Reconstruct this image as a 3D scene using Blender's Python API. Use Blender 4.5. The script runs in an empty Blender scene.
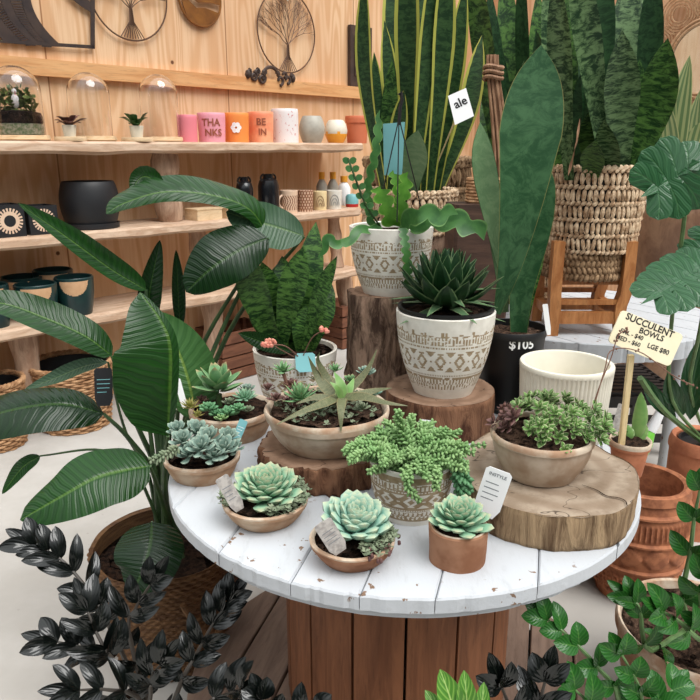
import bpy, math, random
from math import sin, cos, pi, sqrt, atan2, exp
from mathutils import Vector, noise
V = Vector
R = random.Random(7)
sc = bpy.context.scene
col = sc.collection
PITCH = math.radians(16.1)
CZ = 1.5
F0 = V((0, cos(PITCH), -sin(PITCH))); U0 = V((0, sin(PITCH), cos(PITCH)))
CAMP = V((0, 0, CZ))

# ---------- measuring: from a sight line to a real place ----------
def ray(px, py): return F0 + V((1, 0, 0))*((px-350)/700) + U0*((350-py)/700)
def gp(px, py, z):
    r = ray(px, py); return CAMP + r*((z-CZ)/r.z)
def yp(px, py, Y):
    r = ray(px, py); return CAMP + r*(Y/r.y)
def S(P): return (P-CAMP).dot(F0)/700
def zat(C, py):
    """height above the point C that is seen at row py"""
    k = (350-py)/700
    # (0,Y,z-CZ): (z-CZ)=Y*(k*cos - sin)/(cos + k*sin)
    return CZ + C.y*(k*cos(PITCH)-sin(PITCH))/(cos(PITCH)+k*sin(PITCH))
def spot(px, py, z, r):
    """centre of a round foot of radius r whose near edge is seen at px,py on the level z"""
    P = gp(px, py, z); d = V((P.x, P.y, 0)).normalized()
    return P + d*r
# back wall frame
WA = math.radians(46.3)
WU = V((cos(WA), sin(WA), 0)); WN = V((sin(WA), -cos(WA), 0))    # along the wall, out of the wall
WD = 3.98
def wp(px, py, off=0.0):
    r = ray(px, py); n = V((-WN.x, -WN.y, 0))
    return CAMP + r*((WD-off)/r.dot(n))

# ---------- colours & materials ----------
def lin(c):
    def f(x):
        x /= 255.0
        return x/12.92 if x <= .04045 else ((x+.055)/1.055)**2.4
    return (f(c[0]), f(c[1]), f(c[2]), 1)
lin0 = lin
class NT:
    def __init__(s, name):
        s.m = bpy.data.materials.new(name); s.m.use_nodes = True
        s.t = s.m.node_tree; s.b = s.t.nodes['Principled BSDF']
    def n(s, typ, **kw):
        n = s.t.nodes.new(typ)
        for k, v in kw.items(): setattr(n, k, v)
        return n
    def l(s, a, b): s.t.links.new(a, b)
    def val(s, sock, v):
        if hasattr(v, 'is_linked') or isinstance(v, bpy.types.NodeSocket): s.l(v, sock)
        else: sock.default_value = v
    def math(s, op, a, b=0.0, c=None):
        n = s.n('ShaderNodeMath', operation=op); s.val(n.inputs[0], a); s.val(n.inputs[1], b)
        if c is not None: s.val(n.inputs[2], c)
        return n.outputs[0]
    def mix(s, f, a, b):
        n = s.n('ShaderNodeMix', data_type='RGBA'); s.val(n.inputs[0], f); s.val(n.inputs[6], a); s.val(n.inputs[7], b)
        return n.outputs[2]
    def noise(s, vec, scale, detail=3, rough=.5, dist=0):
        n = s.n('ShaderNodeTexNoise'); s.l(vec, n.inputs['Vector']); n.inputs['Scale'].default_value = scale
        n.inputs['Detail'].default_value = detail; n.inputs['Roughness'].default_value = rough; n.inputs['Distortion'].default_value = dist
        return n.outputs[0]
    def smooth(s, x, a, b):
        n = s.n('ShaderNodeMapRange', interpolation_type='SMOOTHSTEP'); s.l(x, n.inputs[0])
        n.inputs[1].default_value = a; n.inputs[2].default_value = b
        return n.outputs[0]
    def mapping(s, vec, scale=(1, 1, 1), rot=(0, 0, 0), loc=(0, 0, 0)):
        n = s.n('ShaderNodeMapping'); s.l(vec, n.inputs[0]); n.inputs['Scale'].default_value = scale
        n.inputs['Rotation'].default_value = rot; n.inputs['Location'].default_value = loc
        return n.outputs[0]
    def obj(s): return s.n('ShaderNodeTexCoord').outputs['Object']
    def uv(s): return s.n('ShaderNodeTexCoord').outputs['UV']
    def bump(s, h, strength=.3, dist=.01):
        n = s.n('ShaderNodeBump'); n.inputs['Strength'].default_value = strength; n.inputs['Distance'].default_value = dist
        s.l(h, n.inputs['Height']); s.l(n.outputs[0], s.b.inputs['Normal'])
    def set(s, rough=.6, spec=.5, metal=0, sss=0):
        s.b.inputs['Roughness'].default_value = rough; s.b.inputs['Specular IOR Level'].default_value = spec
        s.b.inputs['Metallic'].default_value = metal
    def color(s, c): s.val(s.b.inputs['Base Color'], c)

def plain(name, c, rough=.6, c2=None, scale=20, bump=0, spec=.5, metal=0, stretch=(1, 1, 1), lo=.35, hi=.65, bd=.004, bs=None):
    t = NT(name); t.set(rough, spec, metal)
    o = t.mapping(t.obj(), stretch)
    nz = t.noise(o, scale, 4, .6)
    if c2: t.color(t.mix(t.smooth(nz, lo, hi), lin(c), lin(c2)))
    else: t.color(lin(c))
    if bump: t.bump(t.noise(o, bs or scale*1.5, 4, .6), bump, bd)
    return t.m

def leafm(name, c1, c2, rib, rough=.35, kind='paddle', N=26, spec=.5, back=None, trans=0.0, tip=None):
    g = {'paddle': .5, 'snake': .8, 'vein': .62, 'stripe': .85, 'edge': .75, 'fleshy': .74}[kind]; gb = .72 if kind != 'fleshy' else .95
    def lin(c):
        a = lin0(c); return (a[0]*g, a[1]*g, a[2]*g*gb, 1)
    t = NT(name); t.set(rough, spec*.55)
    uv = t.uv(); sp = t.n('ShaderNodeSeparateXYZ'); t.l(uv, sp.inputs[0]); u, v = sp.outputs[0], sp.outputs[1]
    d = t.math('ABSOLUTE', t.math('SUBTRACT', t.math('MULTIPLY', u, 2.0), 1.0))
    o = t.obj()
    if kind == 'paddle':
        ph = t.math('ADD', t.math('MULTIPLY', v, float(N)), t.math('MULTIPLY', d, -1.6))
        ph = t.math('ADD', ph, t.math('MULTIPLY', t.noise(o, 9, 2), 2.2))
        w = t.math('SINE', t.math('MULTIPLY', ph, 6.283))
        w2 = t.math('SINE', t.math('MULTIPLY', ph, 17.0))
        w = t.math('ADD', w, t.math('MULTIPLY', w2, .4))
        c = t.mix(t.math('MULTIPLY', t.smooth(w, -1.2, 1.3), .6), lin(c1), lin(c2))
        c = t.mix(t.math('MULTIPLY', t.smooth(t.noise(o, 6, 3), .4, .7), .35), c, lin([x*.75 for x in c1]))
        c = t.mix(t.math('MULTIPLY', t.smooth(d, .07, .03), .8), c, lin(rib))
        t.color(c); t.bump(t.math('ADD', w, t.math('MULTIPLY', t.smooth(d, .0, .12), 2.0)), .35, .0015)
    elif kind == 'snake':
        cm = t.n('ShaderNodeCombineXYZ'); t.l(t.math('MULTIPLY', u, 1.6), cm.inputs[0]); t.l(t.math('MULTIPLY', v, float(N)*1.7), cm.inputs[1])
        oi = t.n('ShaderNodeObjectInfo'); t.l(t.math('MULTIPLY', oi.outputs['Random'], 40.0), cm.inputs[2])
        nz = t.noise(cm.outputs[0], 1.6, 5, .7, .6)
        c = t.mix(t.smooth(nz, .40, .62), lin(c1), lin(c2))
        if rib: c = t.mix(t.smooth(d, back or .9, (back or .9)+.04), c, lin(rib))
        t.color(c); t.bump(nz, .2, .002)
    elif kind == 'stripe':
        w = t.math('SINE', t.math('MULTIPLY', u, float(N)))
        c = t.mix(t.smooth(w, -.4, .6), lin(c1), lin(c2))
        c = t.mix(t.smooth(d, .86, .95), c, lin(rib))
        t.color(c)
    elif kind == 'edge':
        c = t.mix(t.smooth(t.noise(o, 30, 3), .35, .65), lin(c1), lin(c2))
        c = t.mix(t.smooth(d, back or .7, .97), c, lin(rib))
        t.color(c)
    elif kind == 'fleshy':
        c = t.mix(t.smooth(t.noise(o, 25, 3), .3, .7), lin(c1), lin(c2))
        if tip: c = t.mix(t.smooth(v, .8, 1.0), c, lin(tip))
        c = t.mix(t.math('MULTIPLY', t.smooth(d, .6, 1.0), .55), c, lin(rib))
        t.color(c)
    elif kind == 'vein':
        ph = t.math('ADD', t.math('MULTIPLY', v, float(N)), t.math('MULTIPLY', d, -2.5))
        w = t.math('SINE', t.math('MULTIPLY', ph, 6.283))
        c = t.mix(t.smooth(w, .0, 1.0), lin(c1), lin(c2))
        c = t.mix(t.smooth(d, .08, .03), c, lin(rib))
        t.color(c); t.bump(w, .2, .001)
    if trans: 
        t.b.inputs['Subsurface Weight'].default_value = 0
    return t.m

M = {}
# wood wall
def plywood(name, ca, cb, cc, rotz=WA):
    t = NT(name); t.set(.62, .35); o = t.mapping(t.obj(), rot=(0, 0, -rotz))
    m = t.mapping(o, (1.0, 1.0, .13)); nz = t.noise(m, 3.6, 2, .5, .3)
    rings = t.math('SINE', t.math('MULTIPLY', nz, 75.0))
    fine = t.noise(t.mapping(o, (60, 60, 2.0)), 1.5, 3, .6)
    c = t.mix(t.smooth(rings, -.7, 1.0), lin(ca), lin(cb))
    c = t.mix(t.math('MULTIPLY', t.smooth(fine, .4, .75), .35), c, lin(cc))
    big = t.noise(o, 1.1, 2)
    c = t.mix(t.math('MULTIPLY', t.smooth(big, .4, .7), .35), c, lin(cc))
    vor = t.n('ShaderNodeTexVoronoi'); t.l(t.mapping(o, (1, 1, 1)), vor.inputs[0]); vor.inputs['Scale'].default_value = 3.2
    c = t.mix(t.smooth(vor.outputs['Distance'], .05, .028), c, lin((105, 66, 42)))
    sx = t.n('ShaderNodeSeparateXYZ'); t.l(o, sx.inputs[0])
    seam = t.math('ABSOLUTE', t.math('SUBTRACT', t.math('FRACT', t.math('MULTIPLY', sx.outputs[0], 1/1.2)), .5))
    c = t.mix(t.smooth(seam, .005, .002), c, lin((160, 112, 74)))
    t.color(c); t.bump(fine, .15, .003); return t.m
M['ply'] = plywood('plywood', (230, 194, 156), (216, 172, 130), (200, 148, 106))
M['ply2'] = plywood('plywood_side', (224, 186, 150), (210, 164, 126), (196, 144, 106), -pi/2+WA)
def wood(name, ca, cb, stretch=(1, 1, 1), scale=8, rot=0, rough=.65, crack=None, bump=.3):
    t = NT(name); t.set(rough, .35); o = t.mapping(t.mapping(t.obj(), rot=(0, 0, rot)), stretch)
    nz = t.noise(o, scale, 5, .65, .8)
    c = t.mix(t.smooth(nz, .32, .68), lin(ca), lin(cb))
    f2 = t.noise(o, scale*4, 4, .7)
    c = t.mix(t.math('MULTIPLY', t.smooth(f2, .5, .8), .5), c, lin(crack or [x*.55 for x in cb]))
    t.color(c); t.bump(f2, bump, .004); return t.m
M['rail'] = wood('pine_rail', (222, 172, 120), (205, 148, 96), (1, 12, 12), 2.0, -WA)
M['shelf'] = wood('shelf_timber', (206, 180, 156), (176, 144, 118), (1.2, 6, 6), 4, -WA, crack=(120, 90, 70))
M['log'] = wood('bare_log', (196, 166, 142), (150, 118, 96), (5, 5, .8), 4)
M['barrel'] = wood('stained_planks', (142, 92, 62), (112, 70, 46), (6, 6, .6), 5, crack=(62, 36, 24))
M['flange'] = wood('dusty_planks', (128, 106, 92), (104, 84, 72), (5, .7, 5), 5, .26, crack=(60, 46, 38))
M['stand'] = wood('acacia_wood', (186, 128, 78), (150, 92, 48), (5, 5, 1), 5, rough=.4)
M['darkwood'] = wood('dark_timber', (86, 62, 50), (58, 40, 32), (1, 1, 5), 4)
M['cratewood'] = wood('red_timber', (128, 84, 62), (98, 62, 46), (1, 1, 6), 3)
M['bamboo'] = wood('pale_wood', (232, 206, 170), (214, 182, 140), (1, 1, 6), 6, rough=.5)
M['rattan'] = wood('rattan', (206, 170, 134), (168, 128, 92), (4, 4, 4), 10, rough=.5)
M['twig'] = wood('willow_twigs', (172, 134, 104), (128, 92, 68), (6, 6, 1), 10)
M['stake'] = wood('pine_stake', (226, 204, 158), (204, 178, 128), (8, 8, 1), 6)
def rings(name, ca, cb, cc, crackc, cx=0, cy=0, f=120):
    t = NT(name); t.set(.8, .25); o = t.mapping(t.obj(), loc=(cx, cy, 0))
    ln = t.n('ShaderNodeVectorMath', operation='LENGTH'); m = t.mapping(o, (1, 1, 0)); t.l(m, ln.inputs[0])
    rr = t.math('ADD', ln.outputs['Value'], t.math('MULTIPLY', t.noise(o, 9, 3), .035))
    w = t.math('SINE', t.math('MULTIPLY', rr, float(f)))
    c = t.mix(t.smooth(w, -1, 1), lin(ca), lin(cb))
    c = t.mix(t.math('MULTIPLY', t.smooth(t.noise(o, 12, 5, .7), .42, .66), .7), c, lin(cc))
    at = t.n('ShaderNodeTexNoise'); t.l(t.mapping(o, (1, 2.2, 1)), at.inputs['Vector']); at.inputs['Scale'].default_value = 5; at.inputs['Detail'].default_value = 3
    cr = t.math('ABSOLUTE', t.math('SUBTRACT', at.outputs[0], .5))
    c = t.mix(t.math('MULTIPLY', t.smooth(cr, .006, .001), .8), c, lin(crackc))
    t.color(c); t.bump(t.math('ADD', t.noise(o, 60, 4), t.math('MULTIPLY', w, .2)), .35, .003); return t.m
M['cutdark'] = rings('cut_face_brown', (140, 112, 92), (122, 95, 76), (104, 80, 64), (50, 34, 26), f=150)
M['cutpale'] = rings('cut_face_grey', (158, 142, 124), (138, 120, 102), (118, 100, 82), (52, 40, 32), f=110)
def bark(name, ca, cb, sz=.35, scale=26):
    t = NT(name); t.set(.9, .2); o = t.mapping(t.obj(), (1, 1, sz)); nz = t.noise(o, scale, 6, .7, .6)
    t.color(t.mix(t.smooth(nz, .36, .62), lin(ca), lin(cb))); t.bump(nz, 1.0, .02); return t.m
M['bark'] = bark('bark', (70, 52, 42), (158, 130, 110))
M['barkred'] = bark('reddish_bark', (70, 42, 30), (136, 98, 74), .25, 20)
M['barkpale'] = bark('debarked_side', (96, 74, 54), (170, 144, 112), .12, 22)
# painted table
def paint():
    t = NT('chipped_white_paint'); t.set(.55, .4); o = t.obj()
    n1 = t.noise(t.mapping(o, (3, .8, 3), rot=(0, 0, .26)), 12, 5, .7); n2 = t.noise(o, 38, 3, .6); n3 = t.noise(o, 5, 2)
    c = t.mix(t.math('MULTIPLY', t.smooth(n1, .5, .75), .5), lin((184, 187, 191)), lin((158, 159, 160)))
    chips = t.math('MULTIPLY', t.smooth(n2, .655, .68), t.smooth(n3, .48, .56))
    c = t.mix(chips, c, lin((120, 96, 78)))
    t.color(c); t.bump(n1, .4, .003); return t.m
M['paint'] = paint()
def concrete():
    t = NT('concrete'); t.set(.75, .3); o = t.obj()
    c = t.mix(t.smooth(t.noise(o, 1.6, 5, .6), .35, .65), lin((184, 181, 176)), lin((168, 164, 158)))
    c = t.mix(t.math('MULTIPLY', t.smooth(t.noise(o, 22, 3), .68, .76), .55), c, lin((140, 132, 124)))
    t.color(c); t.bump(t.noise(o, 40, 4), .1, .003); return t.m
M['concrete'] = concrete()
M['terra'] = plain('terracotta', (186, 120, 88), .8, (160, 98, 70), 14, .15, .25)
M['terraold'] = plain('weathered_terracotta', (158, 116, 90), .85, (128, 86, 62), 12, .3, .2)
M['clay'] = plain('limewashed_clay', (184, 162, 138), .85, (156, 122, 94), 12, .35, .2)
M['clay2'] = plain('pale_washed_clay', (192, 176, 158), .85, (158, 134, 112), 10, .35, .2)
M['claylip'] = plain('worn_clay_lip', (198, 182, 162), .85, (168, 134, 108), 18, .35, .2)
M['white'] = plain('white_ceramic', (226, 222, 212), .45, (214, 209, 198), 30, .06)
M['tribal'] = plain('taupe_relief', (166, 148, 120), .8, (148, 128, 100), 60, .2, .2)
M['whitepale'] = plain('cream_ceramic', (222, 216, 200), .5, (208, 202, 186), 6, .05)
M['black'] = plain('black_plastic', (16, 16, 18), .45)
M['matblack'] = plain('matt_black_ceramic', (34, 35, 38), .5, spec=.4)
M['glossblack'] = plain('gloss_black', (24, 26, 30), .2)
M['green'] = plain('dark_green_glaze', (20, 52, 50), .3, (16, 42, 44), 10)
M['tan'] = plain('bare_tan_clay', (200, 160, 122), .8, (190, 148, 110), 20)
M['soil'] = plain('potting_soil', (32, 24, 20), .95, (66, 48, 38), 60, 1.0, .1, bd=.02, bs=90)
M['bark_chips'] = plain('bark_mulch', (46, 34, 28), .95, (98, 76, 62), 70, 1.0, .1, bd=.02, bs=80)
M['pink'] = plain('pink_ceramic', (228, 130, 142), .55)
M['lpink'] = plain('light_pink_ceramic', (232, 158, 172), .55)
M['orange'] = plain('orange_ceramic', (236, 142, 68), .55)
M['coral'] = plain('coral_ceramic', (236, 140, 104), .55, (240, 170, 130), 8)
M['gold'] = plain('gold_lettering', (150, 84, 60), .4)
M['terrazzo'] = plain('terrazzo', (232, 226, 226), .5, (206, 150, 150), 50, lo=.6, hi=.66)
M['grey'] = plain('grey_ceramic', (176, 172, 160), .5, (160, 156, 146), 12)
M['amber'] = plain('amber_glaze', (230, 160, 50), .45)
M['terrapot'] = plain('smooth_terracotta', (204, 112, 76), .65)
M['stripe'] = plain('brown_print', (140, 96, 70), .6)
M['pinkish'] = plain('blush_ceramic', (220, 190, 164), .6)
M['cream'] = plain('cream_mug', (230, 208, 160), .55)
M['red'] = plain('red_plastic', (190, 40, 36), .45)
M['blue'] = plain('teal_card', (120, 180, 184), .5)
M['paper'] = plain('white_card', (240, 240, 240), .55)
M['cardgrey'] = plain('grey_printed_card', (186, 180, 174), .6, (150, 144, 140), 90)
M['greenp'] = plain('lime_plastic', (110, 196, 60), .4)
M['ink'] = plain('black_ink', (24, 22, 24), .7)
M['gink'] = plain('grey_ink', (120, 124, 128), .7)
M['whiteink'] = plain('white_marker', (238, 238, 236), .7)
M['creamboard'] = plain('cream_board', (240, 230, 200), .55, (232, 220, 186), 8)
M['steel'] = plain('dark_steel', (66, 58, 58), .5, (84, 70, 64), 12, metal=.6)
M['brownmetal'] = plain('brown_cast_iron', (72, 54, 46), .6, (56, 42, 36), 20, .3)
M['wire'] = plain('bronze_wire', (104, 78, 62), .5, metal=.5)
M['disc'] = plain('oiled_bronze_panel', (150, 98, 44), .4, (122, 76, 36), 10, metal=.3)
M['gravel'] = plain('pale_gravel', (200, 190, 170), .9, (110, 130, 90), 60, .8, .2)
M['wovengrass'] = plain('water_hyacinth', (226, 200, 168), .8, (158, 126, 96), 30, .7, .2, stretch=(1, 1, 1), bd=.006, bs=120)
M['wovendark'] = plain('dark_water_hyacinth', (170, 140, 108), .85, (112, 86, 62), 30, .7, .2, bd=.006, bs=120)  # darker brown weave for the rear baskets and the big basket's base
M['wicker'] = plain('wicker', (186, 146, 108), .7, (140, 102, 70), 22, .4, .3, bd=.003)
M['seagrass'] = wood('seagrass_weave', (134, 98, 64), (92, 62, 40), (2, 2, 14), 8, bump=.8)
M['planter'] = wood('brown_glazed_planter', (148, 116, 92), (112, 82, 64), (2, 2, 1), 4, rough=.3, bump=.05)
M['mirror'] = plain('mirror_glass', (220, 230, 238), .03, metal=1)
def glass():
    t = NT('clear_glass'); t.set(.02, .5); t.b.inputs['Transmission Weight'].default_value = 1; t.b.inputs['IOR'].default_value = 1.5
    t.color((1, 1, 1, 1)); return t.m
M['glass'] = glass()
# foliage
M['strel'] = leafm('strelitzia_leaf', (30, 78, 30), (46, 100, 40), (96, 138, 62), .28, N=20)
M['strel2'] = leafm('strelitzia_leaf_pale', (92, 142, 92), (62, 112, 66), (150, 184, 100), .35, N=14)
M['strel3'] = leafm('strelitzia_leaf_bluish', (70, 106, 88), (96, 130, 112), (118, 150, 110), .3, N=20)
M['streld'] = leafm('strelitzia_leaf_dark', (22, 54, 28), (30, 66, 32), (60, 96, 46), .22, N=18)
M['stalk'] = plain('leaf_stalk', (44, 66, 38), .45, (58, 84, 44), 20)
M['snake'] = leafm('snake_leaf', (26, 58, 36), (112, 142, 110), None, .38, 'snake', 14)
M['snakebig'] = leafm('whale_fin_leaf', (40, 80, 56), (68, 108, 82), (150, 140, 96), .38, 'snake', 6, back=.965)
M['snakey'] = leafm('variegated_snake_leaf', (28, 58, 36), (60, 92, 60), (190, 190, 104), .4, 'snake', 18, back=.72)
M['snakegreen'] = leafm('bright_snake_leaf', (22, 56, 28), (88, 128, 70), None, .38, 'snake', 12)
M['snakedark'] = leafm('dark_snake_leaf', (24, 52, 34), (48, 82, 56), None, .35, 'snake', 10)
M['snakesilver'] = leafm('silver_snake_leaf', (110, 144, 118), (128, 160, 134), (60, 96, 66), .4, 'snake', 6, back=.93)
M['striped'] = leafm('striped_leaf', (120, 148, 116), (186, 196, 160), (206, 212, 176), .4, 'stripe', 26)
M['monst'] = leafm('monstera_leaf', (58, 112, 82), (76, 132, 98), (84, 138, 100), .25, 'paddle', 3)
M['fish'] = leafm('fishbone_leaf', (76, 134, 50), (100, 156, 66), (140, 180, 96), .38, 'edge', back=.8)
M['fish2'] = leafm('fishbone_leaf_dark', (52, 98, 56), (74, 124, 72), (110, 150, 100), .38, 'edge', back=.8)
M['haw'] = leafm('agave_leaf', (22, 54, 34), (34, 70, 44), (120, 146, 118), .4, 'edge', back=.82)
M['hawpale'] = leafm('agave_lower_leaf', (84, 116, 96), (104, 136, 112), (176, 190, 164), .4, 'edge', back=.8)
M['ech'] = leafm('echeveria_leaf', (128, 176, 146), (146, 190, 160), (176, 208, 180), .55, 'fleshy', spec=.3, tip=(192, 190, 158))
M['ech2'] = leafm('blue_echeveria_leaf', (120, 170, 156), (142, 188, 172), (180, 212, 198), .55, 'fleshy', spec=.3, tip=(196, 204, 176))
M['ech3'] = leafm('green_echeveria_leaf', (104, 152, 108), (128, 172, 124), (176, 200, 150), .55, 'fleshy', spec=.3, tip=(190, 160, 120))
M['grapto'] = leafm('grey_green_leaf', (118, 146, 136), (142, 166, 156), (174, 192, 180), .6, 'fleshy', spec=.25, tip=(170, 186, 170))
M['yellowy'] = leafm('yellow_green_leaf', (150, 156, 84), (176, 170, 100), (190, 150, 90), .5, 'fleshy', tip=(186, 120, 70))
M['sedum'] = leafm('sedum_leaf', (126, 168, 106), (156, 190, 130), (172, 200, 146), .5, 'fleshy', tip=(170, 206, 140))
M['sedum2'] = leafm('burro_tail_leaf', (88, 142, 100), (112, 164, 118), (140, 186, 140), .5, 'fleshy')
M['tiny'] = leafm('tiny_grey_leaf', (120, 138, 110), (146, 156, 130), (168, 170, 150), .7, 'fleshy')
M['var'] = leafm('variegated_trailing_leaf', (84, 122, 70), (106, 148, 84), (206, 216, 190), .5, 'edge', back=.45)
M['purple'] = leafm('purple_leaf', (98, 68, 78), (130, 92, 100), (150, 120, 120), .5, 'edge')
M['gast'] = leafm('speckled_aloe_leaf', (92, 98, 80), (122, 122, 104), (150, 134, 110), .5, 'snake', 30, back=.9)
M['gastg'] = leafm('aloe_centre_leaf', (110, 156, 84), (140, 176, 104), (160, 180, 130), .45, 'fleshy')
M['raven'] = leafm('black_zz_leaf', (12, 16, 18), (18, 24, 26), (34, 38, 38), .17, 'vein', 3, spec=.9)
M['ravenstem'] = plain('black_zz_stem', (58, 52, 46), .5)
M['zz'] = leafm('zz_leaf', (42, 100, 44), (56, 116, 54), (84, 134, 70), .25, 'vein', 7, spec=.5)
M['zzstem'] = plain('zz_stem', (96, 128, 76), .5, (80, 106, 62), 30)
M['calath'] = leafm('peacock_leaf', (84, 140, 60), (130, 176, 92), (176, 206, 140), .3, 'vein', 7, spec=.6)
M['crass'] = leafm('round_trailing_leaf', (56, 104, 66), (78, 126, 82), (96, 140, 96), .4, 'edge')
M['ivy'] = leafm('ivy_leaf', (84, 110, 60), (120, 138, 80), (160, 160, 110), .5, 'edge')
M['deadtwig'] = plain('dried_flower_stem', (116, 82, 66), .8)
M['bud'] = plain('coral_buds', (206, 120, 104), .6, (226, 160, 136), 60)
M['tray'] = plain('black_slatted_plastic', (38, 34, 34), .5)
M['bottlewhite'] = plain('white_plastic', (232, 234, 236), .35)

# ---------- meshes ----------
class MB:
    def __init__(s): s.v = []; s.f = []; s.uv = []; s.mi = []
    def add(s, vs, fs, uvs=None, mi=0):
        b = len(s.v); s.v += [V(x) for x in vs]; s.uv += (uvs or [(0, 0)]*len(vs))
        for k, f in enumerate(fs):
            s.f.append([b+i for i in f]); s.mi.append(mi[k] if isinstance(mi, list) else mi)
    def build(s, name, mats, parent=None, smooth=True, label=None, sharp=40, origin=None):
        o0 = V(parent.location) if parent else (V(origin) if origin else V((0, 0, 0)))
        if parent and parent.parent: o0 = o0 + V(parent.parent.location)
        me = bpy.data.meshes.new(name); me.from_pydata([tuple(x-o0) for x in s.v], [], s.f)
        if not isinstance(mats, (list, tuple)): mats = [mats]
        for m in mats: me.materials.append(M[m] if isinstance(m, str) else m)
        me.polygons.foreach_set('material_index', s.mi)
        uvl = me.uv_layers.new(name='UVMap')
        li = [0]*len(me.loops); me.loops.foreach_get('vertex_index', li)
        flat = []
        for i in li: flat += s.uv[i]
        uvl.data.foreach_set('uv', flat)
        me.polygons.foreach_set('use_smooth', [smooth]*len(me.polygons))
        me.update()
        if smooth and sharp: me.set_sharp_from_angle(angle=math.radians(sharp))
        o = bpy.data.objects.new(name, me); col.objects.link(o)
        if parent: o.parent = parent
        elif origin: o.location = origin
        if label: o['label'] = label
        return o
    def box(s, c, size, rz=0, mi=0, rx=0, ry=0):
        from mathutils import Euler
        E = Euler((rx, ry, rz)).to_matrix(); c = V(c); hx, hy, hz = size[0]/2, size[1]/2, size[2]/2
        b = min(hx, hy, hz)*.12
        vs = []; 
        for sz in (-1, 1):
            for (x, y) in ((-hx+b, -hy), (hx-b, -hy), (hx, -hy+b), (hx, hy-b), (hx-b, hy), (-hx+b, hy), (-hx, hy-b), (-hx, -hy+b)):
                vs.append(c + E @ V((x, y, sz*hz)))
        fs = [list(range(7, -1, -1)), list(range(8, 16))] + [[i, (i+1) % 8, 8+(i+1) % 8, 8+i] for i in range(8)]
        s.add(vs, fs, None, mi)
    def tube(s, pts, rad, seg=6, mi=0, cap=True):
        pts = [V(p) for p in pts]; n = len(pts); rad = rad if isinstance(rad, (list, tuple)) else [rad]*n
        vs = []; fs = []; uv = []
        up = None
        for i, p in enumerate(pts):
            t = (pts[min(i+1, n-1)]-pts[max(i-1, 0)]).normalized()
            if up is None: up = t.orthogonal().normalized()
            a = (up - t*up.dot(t)); a = a.normalized() if a.length > 1e-6 else t.orthogonal().normalized(); up = a; b = t.cross(a)
            for k in range(seg):
                w = 2*pi*k/seg; vs.append(p + (a*cos(w)+b*sin(w))*rad[i]); uv.append((k/seg, i/max(1, n-1)))
        for i in range(n-1):
            for k in range(seg):
                fs.append([i*seg+k, i*seg+(k+1) % seg, (i+1)*seg+(k+1) % seg, (i+1)*seg+k])
        if cap: fs.append(list(range(seg-1, -1, -1))); fs.append([(n-1)*seg+k for k in range(seg)])
        s.add(vs, fs, uv, mi)
    def lathe(s, c, prof, seg=48, fn=None, mfn=None, mi=0, close=False, sx=1, sy=1, rz=0):
        """prof: (r,z) list; angle 0 faces the viewer's side (-Y)"""
        c = V(c); vs = []; fs = []; uv = []; ms = []
        n = len(prof)
        for i, (r, z) in enumerate(prof):
            for k in range(seg):
                a = 2*pi*k/seg; rr = r
                zz = z
                if fn: rr, zz = fn(a, r, z, i)
                x, y = sin(a)*rr*sx, -cos(a)*rr*sy
                if rz: x, y = x*cos(rz)-y*sin(rz), x*sin(rz)+y*cos(rz)
                vs.append(c+V((x, y, zz))); uv.append((k/seg, i/max(1, n-1)))
        for i in range(n-1):
            for k in range(seg):
                fs.append([i*seg+k, i*seg+(k+1) % seg, (i+1)*seg+(k+1) % seg, (i+1)*seg+k])
                ms.append(mfn(2*pi*(k+.5)/seg, (prof[i][0]+prof[i+1][0])/2, (prof[i][1]+prof[i+1][1])/2, i) if mfn else mi)
        if prof[0][0] > 1e-5: fs.append(list(range(seg-1, -1, -1))); ms.append(mi)
        if prof[-1][0] > 1e-5 and close: fs.append([(n-1)*seg+k for k in range(seg)]); ms.append(mi)
        s.add(vs, fs, uv, ms)
    def ell(s, c, r, seg=6, rings=4, mi=0, axis=None):
        """ellipsoid; r=(rx,ry,rz); axis = direction of its z"""
        c = V(c); q = V((0, 0, 1)).rotation_difference(V(axis)) if axis is not None else None
        vs = []; fs = []; uv = []
        for i in range(rings+1):
            th = pi*i/rings
            for k in range(seg):
                a = 2*pi*k/seg; p = V((r[0]*sin(th)*cos(a), r[1]*sin(th)*sin(a), r[2]*-cos(th)))
                if q: p = q @ p
                vs.append(c+p); uv.append((.5, i/rings))
        for i in range(rings):
            for k in range(seg): fs.append([i*seg+k, i*seg+(k+1) % seg, (i+1)*seg+(k+1) % seg, (i+1)*seg+k])
        s.add(vs, fs, uv, mi)
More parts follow.
